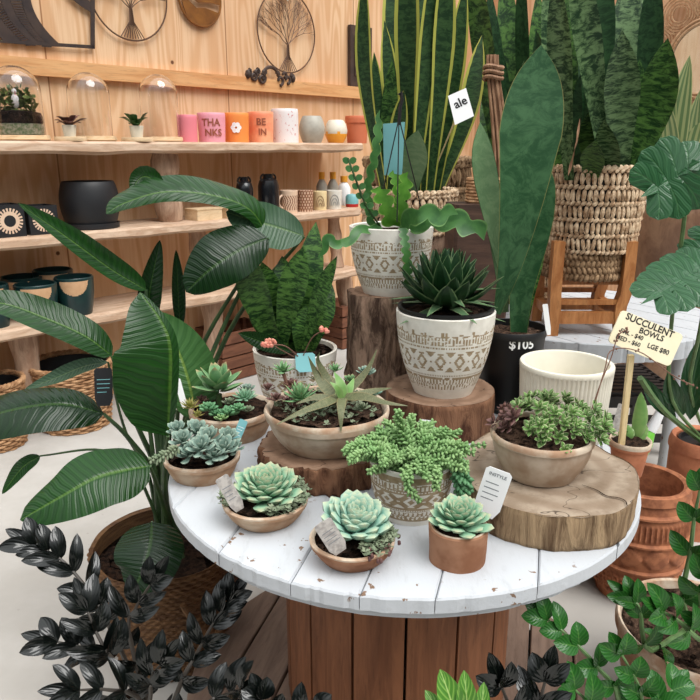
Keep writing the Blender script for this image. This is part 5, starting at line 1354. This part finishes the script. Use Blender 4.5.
# variegated snake plants in nested baskets on a dark log stand
LC = V((.235, 2.86, 0)); lz = zat(LC, 232)
lg = thing('log_stand', LC, 'dark upright timber block behind the tall stump carrying a woven basket', 'stand')
mb = MB(); mb.lathe(LC, [(.16, 0), (.165, .3), (.16, lz*.7), (.165, lz-.001)], 40, fn=wob(4, .08), close=True); mb.build('block', 'bark', lg)
VC = V((LC.x, LC.y, lz)); sv = S(VC)
vb = hyacinth('basket_plant', VC, 42*sv, 46*sv, zat(VC, 191)-lz, 'woven basket behind the rear patterned pot with tall yellow-edged snake plants', 5, 44)
vl = [((384, 190), (364, -30), 9, 'snakey', -8), ((393, 190), (374, 52), 9, 'snakey', -6), ((398, 192), (392, -60), 12, 'snakey'), ((408, 192), (408, -80), 13, 'snakey'), ((418, 192), (424, -50), 12, 'snakey'), ((430, 190), (448, -60), 11, 'snakey', 3),
      ((436, 192), (466, -20), 10, 'snakey', 2), ((440, 190), (482, 35), 12, 'snakey', 8), ((424, 190), (432, 20), 11, 'snakey'), ((402, 192), (384, 20), 9, 'snakey'), ((412, 194), (418, 130), 15, 'snakesilver'), ((428, 194), (436, 140), 8, 'snakesilver'), ((436, 194), (452, 118), 8, 'snakegreen'),
      ((390, 192), (404, 90), 9, 'snakey'), ((422, 190), (452, 30), 11, 'snakey'), ((414, 190), (440, -70), 11, 'snakey'), ((388, 190), (392, 60), 9, 'snakegreen'), ((432, 196), (428, 150), 9, 'snakegreen')]
snakeleaves(vb, vl, VC.y, ['snakey'], .16, fold=.3)
# rear basket of the pair
RC0 = V((.325, 3.5, 0)); rz_ = 1.18
ped = thing('timber_pedestal', RC0, 'dark timber pedestal behind the yellow-edged snake plant, holding an empty woven basket', 'crate')
mb = MB()
for k in range(6): mb.box(RC0+V((0, 0, (k+.5)*rz_/6)), (.34, .34, rz_/6*.92))
mb.build('boards', 'darkwood', ped, smooth=False)
RC1 = V((RC0.x, RC0.y, rz_)); s = S(RC1)
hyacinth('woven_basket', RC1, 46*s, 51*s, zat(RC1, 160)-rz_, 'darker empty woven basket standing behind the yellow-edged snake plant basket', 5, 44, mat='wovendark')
# small wicker tray stack and dark block at right of it
DC = V((yp(482, 300, 2.5).x, 2.5, 0)); dz_ = zat(DC, 203)
db = thing('log_stand', DC, 'dark square timber block between the woven baskets and the whale-fin plant', 'stand')
mb = MB(); mb.box(DC+V((-.03, 0, dz_/2)), (.2, .16, dz_), .1); mb.build('block', 'darkwood', db, smooth=False)
wk = thing('wicker_tray', V((DC.x, DC.y, dz_)), 'small stack of thin brown wicker on the dark square timber block', 'basket')
mb = MB()
for j in range(8): mb.tube([V((DC.x+.07*cos(a)*(1+.04*sin(a*9+j*2)), DC.y+.07*sin(a)*(1+.04*sin(a*9+j*2)), dz_+.008+j*.0105)) for a in [2*pi*i/36 for i in range(37)]], .006, 5)
mb.build('woven_rings', 'wicker', wk)
# card
cd = MB(); c4 = [yp(455, 125, 2.62), yp(474, 116, 2.62), yp(466, 88, 2.64), yp(448, 96, 2.64)]; nn = (c4[1]-c4[0]).cross(c4[3]-c4[0]).normalized(); 
X = (c4[1]-c4[0]).normalized(); Yv = nn.cross(X)
cc = sum(c4, V((0, 0, 0)))/4
cr_ = thing('sale_card', cc, 'white price card reading ale, tucked behind a yellow-edged snake leaf', 'card')
cd.add([p+nn*.001 for p in c4]+[p-nn*.001 for p in c4], [[0, 1, 2, 3], [7, 6, 5, 4], [0, 4, 5, 1], [1, 5, 6, 2], [2, 6, 7, 3], [3, 7, 4, 0]]); crd = cd.build('card', 'paper', cr_, smooth=False)
mb = MB(); text_flat(mb, 'ale', .042, cc+X*.004+Yv*.012+nn*.0015, X, Yv); mb.build('lettering', 'ink', crd, smooth=False)
mb = MB(); mb.tube([cc-nn*.004-V((0, 0, .0)), V((VC.x+.06, VC.y-.06, VC.z+.16))], .003, 5); mb.build('stake', 'stake', cr_)

# brown planter with striped plant at the back right
KC = V((yp(672, 260, 4.3).x, 4.3, 0)); kz = zat(KC+V((0, -.25, 0)), 203); s = S(KC+V((0, 0, kz))); kr = 50*s
kp = thing('potted_striped_plant', KC, 'tall brown glazed planter with pale striped strap-leaf plant at back right', 'potted plant')
mb = MB(); mb.lathe(KC, potprof(kr*.8, kr, kz, .02, n=14, bulge=.01, depth=.2), 64, mfn=lambda a, r, z, i: 1 if i > 13 else 0); mb.build('pot', ['planter', 'white'], kp); soil(kp, KC, kr*.9, kz-.05)
sl = [((650, 205), (628, 70), 7), ((660, 206), (652, 60), 9), ((668, 206), (690, 55), 12), ((676, 206), (712, 80), 11), ((684, 206), (730, 110), 11), ((664, 206), (668, 40), 10), ((655, 206), (622, 165), 7), ((672, 206), (662, 90), 10), ((690, 206), (700, 90), 10), ((650, 208), (640, 120), 6)]
for b, t_, w in sl:
    mb = MB(); leafat(mb, [(b[0], b[1], KC.y-.02), ((b[0]+t_[0])/2+(t_[0]-b[0])*-.12, (b[1]+t_[1])/2-8, KC.y-.05), (t_[0], t_[1], KC.y-.12)], w, w, lancew, up=.2, k=14, nu=6, fold=.25); mb.build('leaf', 'striped', kp)

# monstera in terracotta pot on the right
MC = V((yp(698, 480, 2.55).x, 2.55, 0)); mz = zat(MC, 436); s = S(MC+V((0, 0, mz))); mr = 32*s
mo = thing('potted_monstera', MC, 'terracotta pot at right edge with split-leaf monstera on tall stems', 'potted plant')
mb = MB(); mb.lathe(MC, potprof(mr*.8, mr*.96, mz, .02, .006, .05, .008, 14, depth=.12), 64); mb.build('pot', 'terra', mo)
mb = MB(); mb.lathe((MC.x, MC.y, mz-.02), [(mr*.72, -.02), (mr*.74, .0), (mr*.74, .006), (mr*.68, .006), (mr*.66, -.012), (.0001, -.012)], 40); mb.build('inner_pot', 'black', mo)
def monleaf(root, base, tip, W, Y0, Y1, up=.4, seed=0, n=6, yaw=0):
    B_, T_ = yp(base[0], base[1], Y0), yp(tip[0], tip[1], Y1); N = facing(B_, up, yaw); D = T_-B_; Lh = D.length; Sd = D.normalized().cross(N).normalized(); s = S(B_); mb = MB(); W *= s
    for sg in (-1, 1):
        for k in range(n):
            t = (k+.25)/n; a = V(B_)+D*t*.92; ww = W*(.95-.2*t if k else .7)*(1-.55*max(0, t-.5)); ang = -.75+1.5*t
            d = (Sd*sg*cos(ang)+D.normalized()*sin(ang)).normalized(); mid = a+d*ww*.55-N*ww*.03; end = a+d*ww+D.normalized()*ww*.15-N*ww*.15
            lw = Lh/n*(.66-.1*t)*(1.15 if n == 4 else 1)
            mb.ribbon([a-d*ww*.02, mid, end], lambda x: lw*(.85+.25*sin(pi*x*.8))*(1 if x < .7 else sqrt(max(0, 1-((x-.7)/.3)**2))), lambda x: lw*(.85+.25*sin(pi*x*.8))*(1 if x < .7 else sqrt(max(0, 1-((x-.7)/.3)**2))), N, k=10, nu=4, fold=-.08)
    mb.ribbon([B_, B_+D*.5, T_+D*.12], lambda x: lancew(.4+.6*x)*W*.2, lambda x: lancew(.4+.6*x)*W*.2, N+V((0, 0, .001)), k=10, nu=4)
    mb.build('leaf', 'monst', root, sharp=0)
monleaf(mo, (690, 168), (646, 194), 48, 2.3, 2.2, .1, n=4, yaw=.2); monleaf(mo, (712, 262), (648, 300), 44, 2.2, 2.05, .8, n=6); monleaf(mo, (720, 235), (690, 280), 36, 2.3, 2.25, .5, n=5)
mb = MB()
mb.tube(crom([yp(690, 168, 2.3), yp(683, 230, 2.33), yp(671, 330, 2.4), yp(672, 400, 2.45), V((MC.x, MC.y, mz-.02))], 16), .007, 6)
mb.tube(crom([yp(712, 262, 2.2), yp(700, 330, 2.3), yp(690, 390, 2.45), V((MC.x+.02, MC.y, mz-.02))], 12), .007, 6)
mb.tube(crom([yp(640, 378, 2.35), yp(655, 400, 2.4), yp(672, 418, 2.48), V((MC.x-.01, MC.y, mz-.02))], 12), .012, 6)
mb.tube(crom([yp(720, 235, 2.3), yp(708, 330, 2.4), V((MC.x+.03, MC.y, mz-.02))], 12), .006, 6)
mb.build('stalks', 'zzstem', mo)
for b, t_, w in (((690, 420), (706, 330), 12), ((684, 415), (668, 372), 9), ((676, 420), (642, 376), 8)):
    mb = MB(); leafat(mb, [(b[0], b[1], 2.5), ((b[0]+t_[0])/2-3, (b[1]+t_[1])/2, 2.45), (t_[0], t_[1], 2.42)], w, w, lancew, up=.1, k=12, nu=5, fold=.3); mb.build('leaf', 'monst', mo)
# patterned terracotta pots on the floor
def tpot(C, rb, rt, h, bulge, label, seg=180, bands=True):
    root = thing('terracotta_pot', C, label, 'pot', 'carved terracotta pots right of the table'); mb = MB(); n = 70
    pr = potprof(rb, rt, h, .022, .008, .035, bulge, n, depth=.8)
    def fn(a, r, z, i):
        if i > n+1: return r, z
        t = z/h; k = 0
        if .08 < t < .3: k = .007*(1 if (sin(a*34+z*180) > 0) ^ (sin(a*34-z*180) > 0) else 0)
        elif .33 < t < .37 or .58 < t < .61 or .8 < t < .83: k = .010
        elif .62 < t < .78: k = .006*(1 if sin(a*60) > .2 else 0)*(1 if abs(t-.7) < .06 else 0)
        elif .4 < t < .56: k = .006*(1 if abs(((a*11/pi) % 2)-1) > abs(t-.48)*9 else 0)
        return r+k, z
    mb.lathe(C, pr, seg, fn=fn); mb.build('body', 'terrapot' if False else 'terracarve', root); return root
M['terracarve'] = plain('carved_terracotta', (166, 108, 76), .75, (132, 82, 58), 30, .2, .25)
QC = V((1.0, 2.16, 0)); qz = zat(QC, 478); s = S(QC+V((0, 0, qz))); tpot(QC, 36*s, 40*s, qz, .03, 'big carved terracotta pot with empty wide mouth, just right of the white table')
Q2 = V((.72, 2.3, 0)); tpot(Q2, .13, .15, .3, .02, 'second carved terracotta pot in the shade behind the big one, mostly hidden')
# green and white bottle
b0 = V((yp(622, 440, 2.75).x, 2.75, .03)); b1 = yp(664, 405, 2.85); D = b1-b0
bt = thing('spray_bottle', (b0.x, b0.y, 0), 'lime green and white plastic bottle leaning behind the cactus pot', 'bottle')
mb = MB(); mb.tube([b0, b0+D*.1, b0+D*.6, b0+D*.72], [.034, .036, .036, .022], 16); mb.build('body', 'greenp', bt)
mb = MB(); mb.tube([b0+D*.72, b0+D*.8, b0+D*1.0], [.024, .024, .016], 14); mb.tube([b0+D, b0+D+V((.05, 0, .04))], [.008, .004], 6); mb.build('nozzle', 'bottlewhite', bt)

# =====================================================================
# FOREGROUND PLANTS
# =====================================================================
def zzstem(lm, sm, pts, n, L, W, seed=0, r=.005, up=.3, roll=0):
    rr = random.Random(seed); P = crom(pts, n*2); sm.tube(P, [r*(1.25-.8*i/(n*2)) for i in range(n*2+1)], 6)
    for i in range(n):
        t = (i+1)/n; q = P[int(t*(len(P)-1))]; T = (P[min(len(P)-1, int(t*(len(P)-1))+1)]-P[max(0, int(t*(len(P)-1))-1)]).normalized()
        N = facing(q, up, roll); Sd = T.cross(N).normalized(); N = Sd.cross(T).normalized()
        for sg in (-1, 1):
            l = L*(1-.3*abs(t-.6))*rr.uniform(.85, 1.1); w = W*rr.uniform(.85, 1.1)
            d = (Sd*sg*rr.uniform(.7, 1)+T*(.55+.7*t)+N*rr.uniform(-.1, .45)).normalized(); lift = N*.12*l
            nn = (N+Sd*sg*rr.uniform(-.5, .3)).normalized()
            lm.ribbon([q, q+d*l*.5+lift, q+d*l], lambda x: w*paddle(x, .85, .7), lambda x: w*paddle(x, .85, .7), nn, k=9, nu=6, fold=.35, curlp=1.5)
    q = P[-1]; T = (P[-1]-P[-3]).normalized(); lm.ribbon([q, q+T*L*.5, q+T*L*.95], lambda x: W*.8*paddle(x, .85), lambda x: W*.8*paddle(x, .85), facing(q, .3), k=9, nu=6, fold=.35)
def zzpot(C, r, h, label, stems, leafmat, stemmat, L, W, potm='black', name='potted_zz_plant'):
    root = thing(name, C, label, 'potted plant', None)
    mb = MB(); mb.lathe(C, potprof(r*.78, r, h, .005, .003, .02), 48); mb.build('pot', potm, root); soil(root, C, r*.93, C[2]+h-.02)
    for i, (pts, n) in enumerate(stems):
        lm, sm = MB(), MB(); P = [V((C[0]+r*.4*sin(i*2.4), C[1]+r*.4*cos(i*2.4), C[2]+h-.02))]+[yp(*p) for p in pts]
        zzstem(lm, sm, P, n, L, W, i)
        st_ = sm.build('stem', stemmat, root); lm.build('leaves', leafmat, st_, sharp=0)
    return root
# raven plant left front
RV = V((-.44, 1.28, 0))
zzpot(RV, .12, .17, 'potted plant with glossy near-black leaves at bottom left, in front of the woven strelitzia basket',
      [([(116, 640, 1.3), (95, 600, 1.32), (64, 562, 1.34), (36, 545, 1.35)], 9), ([(130, 640, 1.25), (135, 610, 1.26), (150, 585, 1.27)], 4),
       ([(115, 665, 1.2), (90, 650, 1.2), (58, 642, 1.2)], 5), ([(120, 670, 1.2), (100, 640, 1.2), (88, 612, 1.22)], 4), ([(178, 690, 1.22), (196, 655, 1.25), (214, 622, 1.28), (228, 602, 1.3)], 7),
       ([(140, 700, 1.15), (110, 690, 1.12), (80, 690, 1.1)], 4), ([(200, 710, 1.15), (225, 695, 1.15), (240, 690, 1.13)], 4), ([(150, 700, 1.15), (150, 680, 1.15), (160, 665, 1.15)], 4)],
      'raven', 'ravenstem', .08, .017)
RV2 = V((-.13, .93, 0))
zzpot(RV2, .1, .3, 'potted near-black leaved plant whose tips just show at the bottom edge, left of the drum', [([(270, 730, .95), (262, 700, .96)], 3), ([(300, 730, .95), (318, 712, .94)], 3)], 'raven', 'ravenstem', .05, .017)
RV3 = V((.19, .86, 0))
zzpot(RV3, .09, .36, 'potted near-black leaved plant at the bottom edge, in front of the drum at right', [([(515, 745, .9), (512, 715, .91), (502, 688, .92)], 3), ([(530, 740, .9), (538, 708, .92), (545, 682, .93)], 3)], 'raven', 'ravenstem', .066, .017)
CT_ = V((.10, .80, 0))
cr = thing('potted_peacock_plant', CT_, 'potted plant with pale green dark-veined leaves at bottom edge below the front pots', 'potted plant')
mb = MB(); mb.lathe(CT_, potprof(.07, .085, .4, .005), 40); mb.build('pot', 'black', cr); soil(cr, CT_, .078, .38)
for b, t_, w in (((462, 740), (440, 669), 14), ((470, 740), (464, 670), 11), ((480, 745), (484, 682), 9), ((455, 745), (425, 690), 10)):
    mb = MB(); leafat(mb, [(b[0], b[1], .84), ((b[0]+t_[0])/2, (b[1]+t_[1])/2-4, .85), (t_[0], t_[1], .87)], w, w, paddle, up=.4, k=12, nu=6, fold=.3); mb.build('leaf', 'calath', cr)

# strelitzia
SB_ = V((-.55, 1.86, 0)); s = S(V((SB_.x, SB_.y, .36)))
str_ = thing('potted_strelitzia', SB_, 'large strelitzia with broad paddle leaves in a brown woven basket left of the table', 'potted plant')
mb = MB(); bh = .37
NR = 30
def sg_fn(a, r, z, i):
    if z < .001 or z > bh+.02: return r, z
    row = int(z/bh*NR); ph = z/bh*NR-row
    k = .0055*sqrt(max(0, 1-(2*ph-1)**2))*(1 if i < 152 else 0)+.003*sin(a*46+row*pi)*(1 if i < 152 else 0)
    return (r+k)*(1+.015*noise.noise(V((sin(a)*2, cos(a)*2, z*4)))), z+.018*noise.noise(V((sin(a)*1.3, cos(a)*1.3, 3)))*z/bh
mb.lathe(SB_, [(.15, 0), (.165, .004)]+[(.165+.052*(j/150)**.8, .004+(bh-.004)*j/150) for j in range(1, 151)]+[(.218, bh+.006), (.208, bh), (.2, bh-.1), (.0001, bh-.11)], 260, fn=sg_fn)
wb_ = mb.build('woven_basket', 'seagrass', str_); soil(str_, SB_, .212, bh-.05)
for sg in (-1, 1):
    mb = MB(); a0 = .75 if sg > 0 else pi+.75
    pts = [V((SB_.x+sin(a0+q)*(.232+.02*sin(pi*k/10)), SB_.y-cos(a0+q)*(.232+.02*sin(pi*k/10)), bh-.07-.12*sin(pi*k/10))) for k, q in [(k, -.35+.7*k/10) for k in range(11)]]
    mb.tube(pts, .009, 8); mb.build('basket_handle', 'seagrass', wb_)
base = V((SB_.x+.01, SB_.y, bh-.06))
def sleaf(stem, pts, wl_, wr_, m_='strel', prof=paddle, up=.35, yaw=0, fold=.18, ripple=.006, rf=14, k=26, nu=10, sr=.008, nrm=None):
    mb = MB(); leafat(mb, pts, wl_, wr_, prof, up, yaw, nrm, k=k, nu=nu, fold=fold, ripple=ripple, rf=rf); lf = mb.build('leaf', m_, str_, sharp=0)
    P0 = yp(*pts[0]); sp = [base+V((R.uniform(-.04, .04), R.uniform(-.03, .03), 0))]+[yp(*p) for p in stem]+[P0, yp(*pts[1])*.35+P0*.65][:-1]
    Pm = crom(sp, 20); mb = MB(); mb.tube(Pm, [sr*(1.5-.9*i/20) for i in range(21)], 8); mb.build('leaf_stalk', 'stalk', lf)
# big upright front leaf
sleaf([(165, 470, 1.78)], [(168, 436, 1.72), (171, 392, 1.70), (171, 345, 1.71), (160, 318, 1.73), (140, 292, 1.76)], 56, 7, 'strel', lambda t: paddle(t, .72, .55), up=.1, fold=.12)
sleaf([(168, 470, 1.85)], [(196, 418, 1.84), (188, 380, 1.86), (175, 345, 1.88), (152, 312, 1.9)], 22, 30, 'strel2', lambda t: paddle(t, .7, .6), up=.3, fold=.25)
sleaf([(170, 480, 1.9), (195, 400, 1.95), (222, 330, 2.0)], [(268, 236, 2.02), (250, 210, 1.98), (215, 196, 1.93), (165, 192, 1.88), (125, 203, 1.84), (106, 214, 1.82)], 11, 26, 'strel', lambda t: paddle(t, .8, .6), up=.9, fold=-.2, ripple=.01)
mb = MB(); leafat(mb, [(165, 196, 1.9), (150, 178, 1.92), (138, 180, 1.92), (132, 196, 1.9)], 8, 10, paddle, up=.2, k=12, nu=5, fold=.4); mb.build('leaf', 'strel', str_, sharp=0)
sleaf([(172, 480, 1.95), (190, 400, 1.98), (205, 340, 2.0)], [(268, 238, 1.98), (240, 250, 1.92), (212, 268, 1.88), (186, 292, 1.87)], 26, 32, 'streld', lambda t: paddle(t, .9, .55), up=.3, fold=-.15)
sleaf([(172, 480, 2.0), (230, 330, 2.05)], [(304, 236, 2.05), (280, 228, 2.03), (252, 220, 2.0), (226, 212, 1.98)], 26, 22, 'strel3', lambda t: paddle(t, .9, .6), up=.5, fold=.1)
sleaf([(160, 470, 1.92), (150, 380, 1.93)], [(146, 290, 1.93), (112, 270, 1.9), (65, 236, 1.86), (18, 203, 1.82)], 12, 14, 'strel', lambda t: paddle(t, .75, .65), up=.6, fold=.4, ripple=.003)
sleaf([(160, 480, 1.88), (135, 420, 1.85)], [(112, 356, 1.84), (85, 336, 1.82), (45, 318, 1.8), (0, 303, 1.77), (-50, 306, 1.74)], 18, 20, 'strel', lambda t: paddle(t, .8, .6), up=.8, fold=.15)
sleaf([(158, 485, 1.85), (130, 440, 1.82)], [(104, 414, 1.80), (65, 404, 1.76), (20, 408, 1.73), (-30, 422, 1.7), (-70, 440, 1.67)], 30, 26, 'streld', lambda t: paddle(t, .8, .6), up=1.0, fold=-.2)
sleaf([(162, 500, 1.78)], [(150, 466, 1.70), (125, 470, 1.66), (95, 478, 1.62), (62, 496, 1.58), (20, 520, 1.56)], 33, 32, 'strel', lambda t: paddle(t, .85, .5), up=.7, fold=-.14)
sleaf([(135, 470, 1.8), (100, 450, 1.78)], [(40, 456, 1.76), (22, 468, 1.74), (2, 494, 1.72)], 8, 8, 'strel', up=.6, sr=.004)
sleaf([(165, 480, 1.95)], [(146, 330, 1.95), (150, 290, 1.95), (160, 240, 1.97)], 11, 12, 'streld', lambda t: paddle(t, .8, .7), up=.1, fold=.4)
sleaf([(168, 480, 1.98)], [(180, 330, 1.98), (178, 290, 1.99), (176, 250, 2.0)], 6, 7, 'streld', up=.1, fold=.4, sr=.005)
sleaf([(150, 480, 1.9), (125, 430, 1.88)], [(108, 362, 1.87), (85, 366, 1.85), (55, 378, 1.83), (24, 390, 1.8)], 8, 9, 'strel3', lancew, up=.7, sr=.005)
sleaf([], [(152, 522, 1.62), (150, 545, 1.55), (142, 572, 1.5), (132, 592, 1.48)], 34, 34, 'streld', lambda t: paddle(t, .75, .5), up=.8, fold=-.12, sr=.005)
mb = MB()
for x0, x1, y1 in ((158, 150, 430), (166, 160, 420), (172, 178, 410), (163, 168, 400), (170, 152, 415)): mb.tube(crom([base+V(((x0-165)*.004, .01, 0)), yp(x0, 500, 1.84), yp(x1, y1, 1.86)], 8), [.014, .013, .012, .011, .01, .009, .008, .007, .006], 8)
mb.build('stems', 'stalk', str_)
place_tag(str_, yp(104, 406, 1.79), yp(103, 368, 1.80), 17*S(yp(104, 390, 1.8)), 'matblack', printm='blue')

# ZZ plant in the pale clay bowl at lower right
T_C = V((.93, 1.58, 0)); tz_ = zat(T_C, 624); s = S(V((T_C.x, T_C.y, tz_)))
tb_ = thing('potted_zz_plant', T_C, 'wide pale clay bowl with glossy green zz plant and bark mulch at lower right', 'potted plant')
tr = .215
mb = MB(); mb.lathe(T_C, potprof(tr*.68, tr*.97, tz_, .014, .006, .035, .012, 14), 84, mfn=lambda a, r, z, i: 1 if i > 13 else 0); mb.build('pot', ['clay', 'claylip'], tb_)
soil(tb_, T_C, tr*.9, tz_-.025, 'bark_chips', rough=.008)
def zzadd(root, C, pts, n, L, W, i):
    lm, sm = MB(), MB(); zzstem(lm, sm, [V(C)]+[yp(*p) for p in pts], n, L, W, i, .007); st_ = sm.build('stem', 'zzstem', root); lm.build('leaves', 'zz', st_, sharp=0)
zzadd(tb_, (T_C.x-.02, T_C.y, tz_-.02), [(682, 600, 1.5), (690, 555, 1.5), (694, 520, 1.5), (700, 490, 1.5)], 4, .07, .022, 1)
zzadd(tb_, (T_C.x-.04, T_C.y, tz_-.02), [(648, 650, 1.45), (640, 610, 1.46), (632, 600, 1.47)], 5, .075, .017, 2)
zzadd(tb_, (T_C.x+.02, T_C.y-.03, tz_-.02), [(700, 640, 1.4), (680, 622, 1.38), (664, 612, 1.37)], 4, .085, .02, 3)
zzadd(tb_, (T_C.x+.05, T_C.y, tz_-.02), [(715, 640, 1.42), (700, 600, 1.4), (705, 580, 1.4)], 4, .08, .022, 4)
ZF = V((.50, 1.02, 0))
zr_ = zzpot(ZF, .1, .3, 'potted green zz plant at bottom edge, arching before the lower table disc',
      [([(620, 705, 1.05), (598, 668, 1.07), (570, 638, 1.1), (548, 620, 1.12)], 6), ([(640, 720, 1.04), (640, 690, 1.05), (622, 655, 1.06)], 5), ([(600, 730, 1.0), (590, 705, 1.0), (575, 690, 1.0)], 3), ([(650, 730, 1.02), (660, 705, 1.03), (672, 690, 1.05)], 3)],
      'zz', 'zzstem', .055, .017)

# =====================================================================
# LIGHT, SKY, CAMERA
# =====================================================================
w = bpy.data.worlds.new('sky'); sc.world = w; w.use_nodes = True; bg = w.node_tree.nodes['Background']
wt = w.node_tree; tc = wt.nodes.new('ShaderNodeTexCoord'); sx_ = wt.nodes.new('ShaderNodeSeparateXYZ'); wt.links.new(tc.outputs['Generated'], sx_.inputs[0])
mr_ = wt.nodes.new('ShaderNodeMapRange'); wt.links.new(sx_.outputs[2], mr_.inputs[0]); mr_.inputs[1].default_value = .15; mr_.inputs[2].default_value = .8; mr_.inputs[3].default_value = .07; mr_.inputs[4].default_value = 1.9
wt.links.new(mr_.outputs[0], bg.inputs[1]); bg.inputs[0].default_value = (.96, .99, 1.0, 1)
sl_ = bpy.data.lights.new('daylight', 'SUN'); so = bpy.data.objects.new('daylight', sl_); col.objects.link(so)
sl_.energy = 2.7; sl_.angle = math.radians(38); sl_.color = (1, .98, .95)
so.rotation_euler = V((-.5, .42, -1)).to_track_quat('-Z', 'Y').to_euler(); so.location = (0, 0, 5)
cam = bpy.data.cameras.new('camera'); co = bpy.data.objects.new('camera', cam); col.objects.link(co)
cam.sensor_width = 36; cam.sensor_fit = 'HORIZONTAL'; cam.lens = 36; cam.clip_end = 100
co.location = CAMP; co.rotation_euler = (pi/2-PITCH, 0, 0); sc.camera = co
vs_ = sc.view_settings; vs_.view_transform = 'Standard'; vs_.look = 'None'; vs_.gamma = 1; vs_.use_curve_mapping = False; vs_.exposure = 0.1
